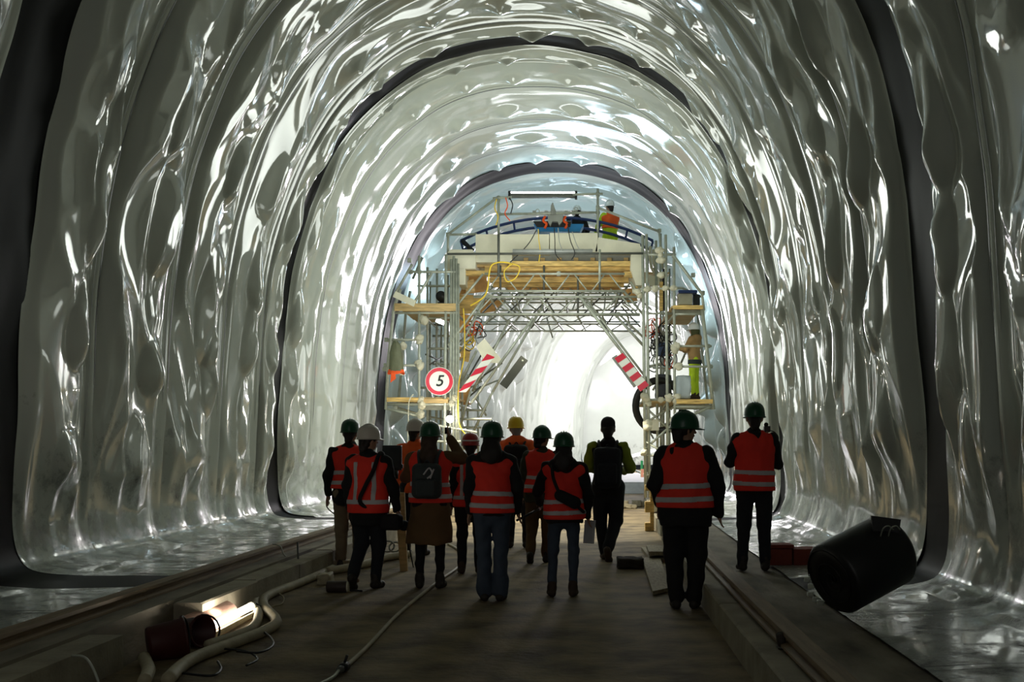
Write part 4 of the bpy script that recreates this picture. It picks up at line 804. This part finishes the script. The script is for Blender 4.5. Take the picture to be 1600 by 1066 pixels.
pL = person('slim man in green helmet filming with a small camera by the right wall', *at(1179, 892, .26), 1.66, R_(-4), 'black', 'navy', 'vest', 'green', hair='darkhair', bulk=1.06, hem=.82, vhem=.86, legs=1.08, elL=(-.265, .06, 1.16), wrL=(-.13, .27, 1.28), hdL=(.06, .08, .03), elR=(.25, .10, 1.14), wrR=(.15, .20, 1.40), hdR=(0, .05, .09), fist=True, seed=12, kneeL=(-.11, .02, .5), ankL=(-.13, -.02, .09), ankR=(.11, -.02, .09))
for k in range(6): MB().bevbox((-1.6, 25.62+k*.26, 5.555), (2.2, 25.62+k*.26+.25, 5.60), .006).build('deck_plank', M_PLANK, gan)
q = P(953, 372, 65)
pM = person('worker in white helmet and orange and lime vest on the top deck', q.x, q.y, 5.60, 1.76, R_(30), 'limebright', 'limebright', 'orange', 'brightwhite', hair='darkhair', bulk=1.05, hem=.84, vhem=1.12, stripes='none', elL=(-.25, .15, 1.17), wrL=(-.18, .36, 1.10), elR=(.25, .15, 1.17), wrR=(.18, .36, 1.10), seed=13, res=1.3)
q = P(901, 364, 65.5)
pN = person('worker in white helmet and dark jacket bending behind the blue machine', q.x, q.y, 5.60, 1.62, R_(10), 'black', 'navy', None, 'brightwhite', hair='darkhair', bulk=1.2, lean=(.05, .2), hem=.82, elL=(-.30, .12, 1.16), wrL=(-.22, .30, 1.02), elR=(.30, .12, 1.16), wrR=(.22, .30, 1.02), seed=14, res=1.3, head=(0, -.1))
q = P(1085, 624.5, 69)
pO = person('worker in tan jacket, olive hood and lime trousers standing on the right work deck', q.x, q.y, q.z, 1.68, R_(62), 'tan', 'limebright', None, 'brightwhite', 'boot', hair=None, bulk=1.12, hem=.93, hood=True, legs=1.05, elL=(-.27, .12, 1.18), wrL=(-.18, .38, 1.22), elR=(.27, .10, 1.16), wrR=(.20, .34, 1.18), hdL=(.03, .1, 0), hdR=(-.03, .1, 0), seed=15, res=1.15)
# hood over the head of the worker on the right deck
x = Vol([-.2, -.2, 1.42], [.2, .2, 1.78], .012); x.ell((0, -.01, 1.65), (.10, .118, .115), 0); x.cone((0, -.03, 1.58), (0, -.02, 1.48), .095, .115, 1, .03); x.cone((0, .1, 1.63), (0, .16, 1.63), .065, .07, 1, 0, 'sub'); x.clipz(None, 1.715)
V, Q = x.mesh(); link('hood', mesh_np('hood', V*pO[1], Q), C['hood'], pO[0], True)
x = Vol([-.3, -.3, .80], [.3, .3, .98], .012); x.cone((0, -.01, .98), (0, -.01, .80), .20, .205, .78, 0); x.clipz(.83, .935); V, Q = x.mesh(); link('belt', mesh_np('belt', V*pO[1], Q), C['greybag'], pO[0], True)
# extra pieces of clothing and things people carry
def strap(p, pts, wd, m, name, par):
    B, K = p; MBs = MB().tube(spline([Vector(q)*K for q in pts], 5), wd, 6); o = MBs.build(name, m, None, True); o.parent = par or B; return o
def worn(name, p, label, cat, org):
    B, K = p; t = thing(name, label, cat, on(B, K, org)); t.rotation_euler = B.rotation_euler; return t
def vol_part(name, t, p, org, vol, m, lean=(0, 0)):
    B, K = p; V, Q = vol.mesh(); V = (V-np.array(org))*K; return link(name, mesh_np(name, V, Q), m, t, True)
def tube_part(name, t, p, org, pts, r, m):
    B, K = p; o = MB().tube(spline([(Vector(q)-Vector(org))*K for q in pts], 5), r, 8).build(name, m, None, True); o.parent = t; return o
def backpack(p, label, m, org=(0, -.24, 1.15), sz=(.15, .085, .23), top=True):
    t = worn('backpack', p, label, 'backpack', org); y0 = org[1]
    v = Vol([-.3, y0-.2, org[2]-.35], [.3, y0+.2, org[2]+.35], .010); v.box(org, sz, .07, .02); v.cloth(.004, 20, 3); vol_part('main_bag', t, p, org, v, m)
    v = Vol([-.3, y0-.25, org[2]-.35], [.3, y0+.2, org[2]+.35], .010); v.box((0, y0-sz[1]-.005, org[2]-.07), (sz[0]*.72, .035, sz[2]*.5), .03, .01); vol_part('front_pocket', t, p, org, v, m)
    for sx in (-1, 1): tube_part('shoulder_strap', t, p, org, [(sx*.085, y0+.06, org[2]+sz[2]-.03), (sx*.105, y0+.14, 1.455), (sx*.115, -.005, 1.487), (sx*.12, .07, 1.455)], .018, m)
    tube_part('handle', t, p, org, [(-.03, y0+.03, org[2]+sz[2]-.01), (0, y0+.02, org[2]+sz[2]+.03), (.03, y0+.03, org[2]+sz[2]-.01)], .009, m)
    return t
bt = backpack(pD, 'small grey backpack on the back of the woman in the brown coat', C['greybag'], (0, -.27, 1.17), (.155, .085, .19))
tube_part('pale_cord', bt, pD, (0, -.27, 1.17), [(-.02, -.365, 1.24), (.04, -.372, 1.31), (.07, -.37, 1.25), (.02, -.375, 1.20)], .009, C['stripe']); tube_part('pale_cord', bt, pD, (0, -.27, 1.17), [(.05, -.372, 1.20), (.09, -.37, 1.30)], .009, C['stripe'])
backpack(pG, 'black backpack on the man in the bright orange jacket', C['black'], (0, -.26, 1.18), (.16, .09, .24))
backpack(pJ, 'black backpack on the man with lime green sleeves', C['navy'], (0, -.26, 1.16), (.165, .10, .25))
# cross-body strap of B with black camera bag on the right hip
cb = worn('camera_bag', pB, 'black camera bag hanging at the right hip of the man in the white helmet', 'bag', (.26, -.02, .74))
v = Vol([.05, -.25, .55], [.5, .2, .95], .011); v.box((.27, -.02, .74), (.12, .085, .09), .05, .02); v.cone((.30, .05, .72), (.36, .14, .69), .055, .06, 1, .03); vol_part('bag_body', cb, pB, (.26, -.02, .74), v, C['black'])
tube_part('strap', cb, pB, (.26, -.02, .74), [(.20, -.05, .82), (-.02, -.185, .95), (.03, -.205, 1.12), (.12, -.185, 1.30), (.15, -.09, 1.475), (.16, .0, 1.49), (.13, .10, 1.44)], .023, C['black'])
mk_ = MB().bevbox((-.018, -.2035, 1.335), (.022, -.198, 1.365), .002); o = MB(); 
hb = worn('shoulder_bag', pI, 'small black sling bag across the back of the woman with dark boots', 'bag', (.05, -.215, 1.08))
v = Vol([-.3, -.35, .85], [.35, -.05, 1.35], .010); v.cone((-.04, -.215, 1.12), (.12, -.20, 1.04), .062, .07, .62, .02); vol_part('bag_body', hb, pI, (.05, -.215, 1.08), v, C['black'])
tube_part('strap', hb, pI, (.05, -.215, 1.08), [(-.05, -.22, 1.15), (-.11, -.195, 1.30), (-.125, -.13, 1.43), (-.12, -.02, 1.49), (-.10, .08, 1.44)], .017, C['black']); tube_part('strap', hb, pI, (.05, -.215, 1.08), [(.13, -.205, 1.02), (.20, -.16, .95), (.22, -.05, .93)], .017, C['black'])
# papers, phone, handheld cameras, stick
def held(name, p, pt, label, cat): t = thing(name, label, cat, on(*p, pt)); t.rotation_euler = p[0].rotation_euler; return t
t = held('paper_sheet', pI, (.29, .12, .72), 'folded grey papers held in the right hand of the woman with dark boots', 'paper'); o = MB().bevbox((-.012, -.07, -.14), (-.006, .07, .10), .002).bevbox((-.004, -.065, -.13), (.002, .075, .10), .002).build('sheets', C['stripe'], None); o.parent = t; o.rotation_euler = (0, .12, .9)
t = held('phone', pD, (.165, .235, 1.71), 'black phone held up in the raised hand of the woman in the brown coat', 'phone')
o = MB().bevbox((-.075, -.005, -.037), (.075, .005, .037), .004).build('case', M_BLK, None); o.parent = t; t.rotation_euler = (0, 0, 1.25); o2 = MB().bevbox((-.07, -.0065, -.033), (.07, -.0045, .033), .0008).build('screen', mat('phone_screen', (.03, .035, .05), .15), None); o2.parent = t
t = held('selfie_stick', pF, (.27, .14, .81), 'black stick with grey ring held by the woman in flared jeans', 'stick'); B, K = pF
a = Vector((0, 0, 0)); b = P(848, 793, 152)-Vector(t.location)
o = MB().tube([a-(b-a)*.12, b], .013, 8).build('stick', M_BLK, None, True); o.parent = t; c = a.lerp(b, .82); c2 = a.lerp(b, .88); o = MB().tube([c, c2], .0155, 8).build('grey_ring', C['stripe'], None, True); o.parent = t
t = held('video_camera', pL, (.155, .26, 1.52), 'small black camera on a handle raised by the slim man at the right wall', 'camera')
o = MB().bevbox((-.03, -.05, -.03), (.035, .06, .035), .008).build('camera_body', M_BLK, None); o.parent = t; o = MB().lathe([(0, 0), (.026, 0), (.028, .05), (.02, .05), (0, .045)], 16, Matrix.Translation((0, .06, 0)) @ Matrix.Rotation(-math.pi/2, 4, 'X')).build('lens', M_BLK, None, True); o.parent = t
o = MB().tube([(0, 0, -.03), (0, -.03, -.14)], .015, 8).build('handle', M_BLK, None, True); o.parent = t; o = MB().tube(spline([(.03, 0, -.01), (.08, -.03, -.03), (.12, -.02, -.09), (.09, 0, -.15), (.02, -.02, -.13)]), .006, 6).build('cord', M_BLK, None, True); o.parent = t; o = MB().lathe([(0, -.03), (.022, -.02), (.022, .02), (0, .03)], 12, Matrix.Translation((-.005, 0, .05)) @ Matrix.Rotation(1.57, 4, 'X')).build('microphone', M_BLK, None, True); o.parent = t
t = held('wrist_strap', pA, (-.30, .06, .80), 'thin black strap hanging from the left hand of the man in khaki trousers', 'strap'); o = MB().tube(spline([(0, 0, .02), (.0, .02, -.06), (.06, .04, -.13), (.16, .05, -.19), (.17, .03, -.12)]), .008, 6).build('loop', M_BLK, None, True); o.parent = t
# ------------------------------------------------------------------ smaller things on the floor and ledges
M_HOSE = mat('beige_hose', (.42, .37, .25), .6, var=.2, bump=.3, bscale=10)
M_PINK = mat('pink_clay', (.62, .36, .27), .7, bump=.3)
M_DRED = mat('dark_red_plastic', (.06, .010, .008), .5)  # dark red, deepened further for the shade the tubs lie in
M_BRICK = mat('red_brick', (.22, .04, .025), .8, bump=.4)
M_OLDWOOD = mat('grey_plank', (.32, .27, .17), .8, var=.3, bump=.3, stretch=(6, 1, 6))
def gpath(pts, z): return [G(x, y, z) for x, y in pts]
def hose(pts, r, m, label, cat='hose', name='hose', z=None, n=8, ends=None, group=None):
    p = spline(gpath(pts, r if z is None else z), 7); o0 = p[len(p)//2]
    return MB().tube(p, r, n).build(name, m, None, True, origin=(o0.x, o0.y, 0), **tg(label, cat, group))
hose([(262, 1062), (300, 1030), (372, 1002), (415, 985), (432, 970), (412, 946), (420, 930), (470, 910), (500, 897), (520, 888)], .045, M_HOSE, 'thick beige hose lying nearest to the open floor on the left')
hose([(226, 1064), (232, 1046), (225, 1028)], .045, M_HOSE, 'short bent end of beige hose at the lower left corner of the floor')
hose([(325, 1008), (372, 992), (396, 980), (404, 960), (398, 944), (408, 928), (440, 912), (480, 897), (500, 890)], .040, M_HOSE, 'thick beige hose lying closer to the left kerb')
hose([(510, 893), (545, 887), (575, 880), (600, 872), (640, 866)], .050, M_HOSE, 'beige hose running on past the feet of the left men')
hose([(540, 1042), (575, 1010), (620, 962), (664, 925), (690, 905), (716, 886), (723, 870), (714, 858), (700, 850)], .017, M_HOSE, 'long thin pale hose snaking over the floor towards the tripod')
hose([(370, 1018), (404, 1020), (425, 1010), (424, 998), (408, 985)], .009, M_BLK, 'thin black cord curling round the beige hoses', 'cord', 'cord', .05)
hose([(285, 1052), (330, 1056), (345, 1046), (340, 1034)], .009, M_BLK, 'thin black cord end at the lower left hose bend', 'cord', 'cord', .03)
hose([(350, 1014), (385, 1018), (402, 1030), (385, 1040)], .008, M_BLK, 'thin black cord looped before the beige hoses', 'cord', 'cord', .04)
hose([(418, 950), (440, 944), (443, 934), (436, 928)], .008, M_OLDWOOD, 'short twig of cord beside the beige hose bend', 'cord', 'cord', .03)
t = thing('hose_coupling', 'dark metal coupling at the near end of the thin pale hose', 'coupling', G(532, 1046, 0))
a, b = G(540, 1041, .035), G(520, 1054, .035); d = (b-a).normalized()
MB().tube([a, a+d*.09], [.035, .03], 12).build('collar', M_BLK, t, True); MB().tube([a+d*.09, a+d*.15], [.026, .022], 12).build('nozzle', M_DARKTUBE, t, True); MB().tube([a+d*.03+Vector((0, 0, .02)), a+d*.03+Vector((.02, 0, .08))], .01, 6).build('lever', M_BLK, t, True); MB().tube(spline([a+d*.15, a+d*.3+Vector((0, 0, -.02)), a+d*.6+Vector((-.06, 0, -.03))]), .012, 6).build('rod', M_TUBE, t, True)
# work light in the kerb recess, with pink half pipe
a, b = G(318, 992, .05), G(392, 954, .05); ax = (b-a).normalized(); up = Vector((0, 0, 1)); sd = ax.cross(up)
t = thing('work_light', 'glowing tube work light lying on the floor in the left kerb recess', 'lamp', ((a+b)/2).to_tuple()[:2]+(0,))
MB().tube([a+up*.035, b+up*.035], .034, 14).build('tube', mat('warm_glow', (1, 1, 1), .5, emit=(1, .93, .80), es=10), t, True)
for p0, p1 in ((a-ax*.03, a), (b, b+ax*.03)): MB().tube([p0+up*.035, p1+up*.035], .042, 14).build('end_cap', M_CREAM, t, True)
MB().prism([a+sd*.06-up*.045, b+sd*.06-up*.045, b+sd*.06, a+sd*.06], -sd*.02).build('guard', M_HOSE, t)
MB().tube(spline([b+ax*.03+up*.03, b+ax*.1+up*.05, b+ax*.18+sd*.05]), .01, 6).build('cord', M_BLK, t, True)
lamp('work_light_glow', 'AREA', (a+b)/2+up*.09-sd*.02, 3.5, (1, .92, .78), .06, Vector((-.5*sd.x, -.5*sd.y, .85)).to_track_quat('-Z', 'Y').to_euler(), sy=.06)
c0 = a.lerp(b, .02)-sd*.20; c1 = a.lerp(b, .85)-sd*.20; q = (c1-c0).normalized()
M = Matrix(((q.x, sd.x, 0, c0.x), (q.y, sd.y, 0, c0.y), (q.z, sd.z, 1, .0), (0, 0, 0, 1)))
pr = MB(); L_ = (c1-c0).length; n = 14; vs = []
for u, rr in ((0, .16), (L_*.5, .155), (L_, .165)):
    for k in range(n+1):
        an = math.pi*k/n; vs.append(M @ Vector((u+.01*math.sin(9*an), rr*math.cos(an), rr*1.05*math.sin(an))))
for u, rr in ((L_, .145), (L_*.5, .137), (0, .142)):
    for k in range(n+1):
        an = math.pi*k/n; vs.append(M @ Vector((u, rr*math.cos(an), rr*1.05*math.sin(an))))
fs = [(i*(n+1)+k, i*(n+1)+k+1, (i+1)*(n+1)+k+1, (i+1)*(n+1)+k) for i in range(5) for k in range(n)]+[(5*(n+1)+k, 5*(n+1)+k+1, k+1, k) for k in range(n)]
pr.poly(vs, fs).build('half_pipe', M_PINK, None, True, origin=(c0.x, c0.y, 0), **tg('pink clay half pipe lying behind the glowing work light', 'pipe'))
for k, (x, y, sz, rz, lab) in enumerate(((262, 1030, .17, .5, 'larger dark red plastic tub lying on its side by the left kerb'), (303, 1010, .14, -.5, 'smaller dark red plastic tub between the larger tub and the work light'))):
    g_ = G(x, y, 0); t = thing('plastic_tub', lab, 'tub', g_); M = Matrix.Translation((g_.x, g_.y, sz*.78)) @ Matrix.Rotation(rz, 4, 'Z') @ Matrix.Rotation(math.pi/2*.92, 4, 'Y')
    MB().lathe([(0, -sz*.8), (sz*.68, -sz*.8), (sz*.74, -sz*.7), (sz*.84, sz*.6), (sz*.92, sz*.62), (sz*.92, sz*.72), (sz*.80, sz*.72), (sz*.70, -sz*.6), (0, -sz*.66)], 24, M).build('tub', M_DRED, t, True)
    MB().tube([M @ Vector((sz*.9*math.cos(v), sz*.9*math.sin(v), sz*.66+sz*.35*math.sin(v))) for v in np.linspace(0, math.pi, 10)], .008, 6).build('handle', M_BLK, t, True)
t = thing('canister', 'small dark canister with pale end lying on the floor near the left kerb', 'canister', G(523, 917, 0)); g_ = G(511, 917, .06)
MB().lathe([(0, 0), (.055, 0), (.06, .01), (.06, .20), (.055, .21), (0, .21)], 20, Matrix.Translation(g_) @ Matrix.Rotation(math.pi/2, 4, 'Y')).build('body', mat('dark_brown_metal', (.05, .035, .03), .5), t, True); MB().lathe([(.0, .21), (.057, .21), (.05, .225), (0, .225)], 20, Matrix.Translation(g_) @ Matrix.Rotation(math.pi/2, 4, 'Y')).build('end_cap', M_CREAM, t, True); MB().tube([g_+Vector((.23, .03, -.04)), g_+Vector((.36, .05, -.05))], .012, 6).build('rod', M_BLK, t, True)
lumpy('rag', tuple(G(494, 915, 0)), tuple(G(512, 915, 0)+Vector((0.02, .25, .12))), M_HOSE, 12, .2, **tg('crumpled pale rag beside the dark canister', 'rag'))
g_ = G(506, 889, 0); MB().bevbox((g_.x, g_.y, .05), (g_.x+.42, g_.y+.25, .10), .006, None).build('plank', M_OLDWOOD, None, origin=(g_.x, g_.y, .05), **tg('short plank lying on the hoses under the man in khaki trousers', 'plank'))
for k, (x, y, r) in enumerate(((606, 862, .09), (617, 862, .08))):
    g_ = G(x, y, .02); MB().tube([g_+Vector((r*math.cos(v), .05*math.sin(v), r*.8+r*.8*math.sin(v))) for v in np.linspace(0, 2*math.pi, 20)], .014, 6).build('hose_coil', M_GREYP, None, True, origin=g_, **tg(('left' if k == 0 else 'right')+' of two grey hose coils on the floor behind the tripod', 'coil'))
g_ = G(447, 918, 0); t = thing('bolt_stack', 'row of short dark rusty plates leaning on the left kerb', 'plates', g_)
for i in range(7): MB().bevbox((g_.x-.06-.01*i, g_.y+.09*i, 0), (g_.x-.01-.01*i, g_.y+.09*i+.06, .17), .008).build('plate', mat('rusty_dark', (.045, .035, .028), .8), t)
g_ = G(471, 905, 0); MB().tube([(g_.x-.03, g_.y, 0), (g_.x-.05, g_.y+.02, .42)], .012, 6).build('steel_rod', M_DARKTUBE, None, True, origin=(g_.x, g_.y, 0), **tg('dark steel rod standing upright against the left kerb', 'rod'))
for k, (x, y) in enumerate(((436, 868), (125, 1030))):
    g_ = G(x, y, .27); MB().tube(spline([g_+Vector((-.1, .1, .12)), g_+Vector((0, .05, .10)), g_+Vector((.05, 0, .02)), g_+Vector((.10, -.03, -.03)), g_+Vector((.06, -.05, -.06))] if k == 0 else [g_+Vector((-.05, 0, .02)), g_+Vector((.04, 0, .0)), g_+Vector((.12, -.02, -.14)), g_+Vector((.14, -.05, -.25))]), .008, 6).build('wire', M_TUBE, None, True, origin=g_, **tg('bent wire hook on the left rail above the kerb' if k == 0 else 'pale wire hanging over the left kerb near the camera', 'wire'))
# tripod with flat black screen case
tp = thing('survey_tripod', 'wooden survey tripod carrying a flat black case between the two men at the left', 'tripod', G(626, 890, 0)); s = 128
hd = P(616, 742, s); f1, f2, f3 = G(631, 893, 0), G(594, 884, 0), G(646, 887, 0)
d1 = (f1-hd).normalized(); MB().prism([f1+Vector((-.045, 0, 0)), f1+Vector((.045, 0, 0)), P(628, 770, s)+Vector((.03, 0, 0)), P(620, 770, s)+Vector((-.03, 0, 0))], (0, .05, 0)).build('leg', M_PLANK, tp)
MB().tube([f2, hd], [.008, .012], 6).build('leg', M_BLK, tp, True); MB().tube([f3, hd], [.008, .012], 6).build('leg', M_BLK, tp, True); MB().tube([hd-Vector((0, 0, .05)), hd+Vector((0, 0, .06))], .05, 12).build('head', M_BLK, tp, True)
sc_ = thing('screen_case', 'flat black screen case mounted on the wooden tripod', 'screen', hd+Vector((0, 0, .08)))
MB().bevbox(P(597, 735, s), P(627.5, 696, s)+Vector((0, .05, 0)), .012).build('case', M_BLK, sc_); MB().bevbox(P(598, 732, s)+Vector((0, -.012, 0)), P(625, 699, s)+Vector((0, .0, 0)), .004).build('ribbed_panel', C['greybag'], sc_); MB().bevbox(P(627, 732, s), P(629.5, 726, s)+Vector((0, .04, 0)), .004).build('latch', M_BLK, sc_)
# timber at the right kerb
for k, (pts, z, th, lab) in enumerate((([(1003, 872), (1030, 868), (1048, 918), (1020, 924)], .05, .04, 'long plank slanting across the floor in front of the right kerb stack'), ([(1010, 852), (1045, 853), (1047, 862), (1014, 862)], .14, .05, 'top plank of the short stack at the foot of the right kerb'), ([(1002, 855), (1040, 858), (1046, 872), (1015, 872)], .05, .07, 'lower plank of the short stack at the foot of the right kerb'))):
    q = [G(x, y, z) for x, y in pts]; MB().prism(q, (0, 0, -th)).build('plank', M_OLDWOOD, None, origin=q[0], **tg(lab, 'plank'))
lumpy('rubble_heap', tuple(G(965, 890, 0)), tuple(G(1006, 890, 0)+Vector((0, .35, .13))), mat('wet_dirt', (.035, .028, .02), .9, bump=.6), 21, .3, **tg('low dark heap of wet dirt left of the slanting plank', 'dirt'))
g_ = G(980, 795, 0)
for k in range(8):
    x = g_.x-.1+.13*k+random.uniform(-.03, .03); y = g_.y+random.uniform(0, .8); r = random.uniform(.06, .13)
    lumpy('rubble_stone', (x-r, y-r, 0), (x+r, y+r, r*1.5), M_KERB, 30+k, .2, **tg(['first', 'second', 'third', 'fourth', 'fifth', 'sixth', 'seventh', 'eighth'][k]+' grey rubble stone from the left before the far pale slab', 'stone', 'rubble stones before the far slab'))
for k, (x0, y0, x1, y1, lab) in enumerate(((1032, 800, 1064, 838, 'pale wooden box standing on the right kerb behind the stout man'), (1020, 772, 1034, 800, 'smaller pale box on the right kerb below the right tower'))):
    z0 = .26; g_ = G(x0, y1 if k == 0 else 800, z0); s = F/g_.y; w_ = (x1-x0)/s; h_ = (y1-y0)/s*.8
    t = thing('timber_box', lab, 'box', g_); MB().bevbox((g_.x, g_.y, z0), (g_.x+w_, g_.y+.5, z0+h_), .01).build('body', M_CREAM, t); MB().bevbox((g_.x-.01, g_.y-.02, z0+h_), (g_.x+w_+.01, g_.y+.52, z0+h_+.025), .005).build('lid', M_PLANK, t)
# red brick blocks and black membrane roll by the right wall
bp = 0
for k, (x, y, z) in enumerate(((1222, 893, .28), (1244, 889, .28), (1265, 890, .28), (1287, 893, .28), (1234, 868, .46))):
    g_ = G(x, 893 if k < 4 else 893, .28); X = g_.x+random.uniform(-.01, .01); yy = g_.y+.45+random.uniform(0, .05)
    if k < 4: MB().bevbox((X-.065, yy, .285), (X+.065, yy+.30, .285+.17), .008).build('brick_block', M_BRICK, None, origin=(X, yy, .285), **tg(['first red block from the slim man, beside the right wall', 'second red block from the slim man, beside the right wall', 'third red block from the slim man, beside the right wall', 'red block half behind the black membrane roll'][k], 'block', 'red blocks by the right wall'))
    else: MB().bevbox((X-.16, yy+.02, .46), (X+.14, yy+.28, .50), .008).build('brick_slab', M_BRICK, None, origin=(X, yy, .46), **tg('flat red slab lying on top of the red blocks by the right wall', 'slab'))
M_ROLL = mat('black_roll', (.006, .006, .007), .42, var=.2)
a = G(1300, 962, .30)+Vector((0, 0, .26)); s = F/a.y; b = P(1392, 858, s*.97); d = (b-a).normalized()
rl = thing('membrane_roll', 'big roll of black membrane leaning against the right wall', 'roll', (a.x, a.y, .3))
M = Matrix.Translation(a) @ d.to_track_quat('Z', 'Y').to_matrix().to_4x4(); L_ = (b-a).length
MB().lathe([(.03, .02), (.16, .0), (.255, .0), (.275, .03), (.275, L_-.03), (.255, L_), (.05, L_), (.04, L_-.1)], 40, M).build('roll', M_ROLL, rl, True)
sp = [M @ Vector((.26*(1-.1*t_)*math.cos(t_*2.2)*(1-.07*t_), .26*(1-.1*t_)*math.sin(t_*2.2)*(1-.07*t_), -.004)) for t_ in np.linspace(0, 8, 70)]
MB().tube(sp, .004, 5).build('rolled_edge', M_ROLL, rl, True)
fl_ = [M @ Vector((.278*math.cos(t_), .278*math.sin(t_), L_*.5)) for t_ in np.linspace(0, 1, 2)]
MB().prism([P(1362, 806, s), P(1408, 812, s), P(1404, 838, s), P(1364, 830, s)], (0, .03, 0)).build('loose_flap', M_ROLL, rl)
for k in range(2): MB().tube(spline([P(1376+12*k, 838, s*1.02), P(1380+12*k, 826, s*1.03), P(1388+12*k, 822, s*1.03), P(1396+10*k, 828, s*1.02)]), .005, 5).build('binding_wire', M_TUBE, rl, True)
for k, (x, y) in enumerate(((1261, 894), (1267, 904), (1266, 917), (1275, 925), (1282, 930))):  # spots of light beside the roll, imitated by small white lumps
    p = G(x, y+14, .30); o = lumpy('light_spot_lump', (p.x-.025, p.y-.02, .29), (p.x+.025, p.y+.02, .33), M_WHITE, 60+k, .2, **tg(['first', 'second', 'third', 'fourth', 'fifth'][k]+' white lump standing in for a spot of light, counted from the red blocks, beside the black roll', 'light spot', 'imitated light spots by the black roll'))
g_ = G(1222, 1012, .25); t = thing('pipe_stub', 'short rusty pipe stub standing out of the right kerb ledge', 'pipe', g_); MB().tube([g_, g_+Vector((-.02, -.05, .09))], [.028, .03], 14).build('pipe', mat('rusty_dark', (.045, .035, .028), .8), t, True); MB().lathe([(.03, 0), (.038, 0), (.038, .015), (.03, .015)], 16, Matrix.Translation(g_)).build('flange', M_DARKTUBE, t)
# black marker scribble on the right rail
r0 = P(1120, 893, 160)
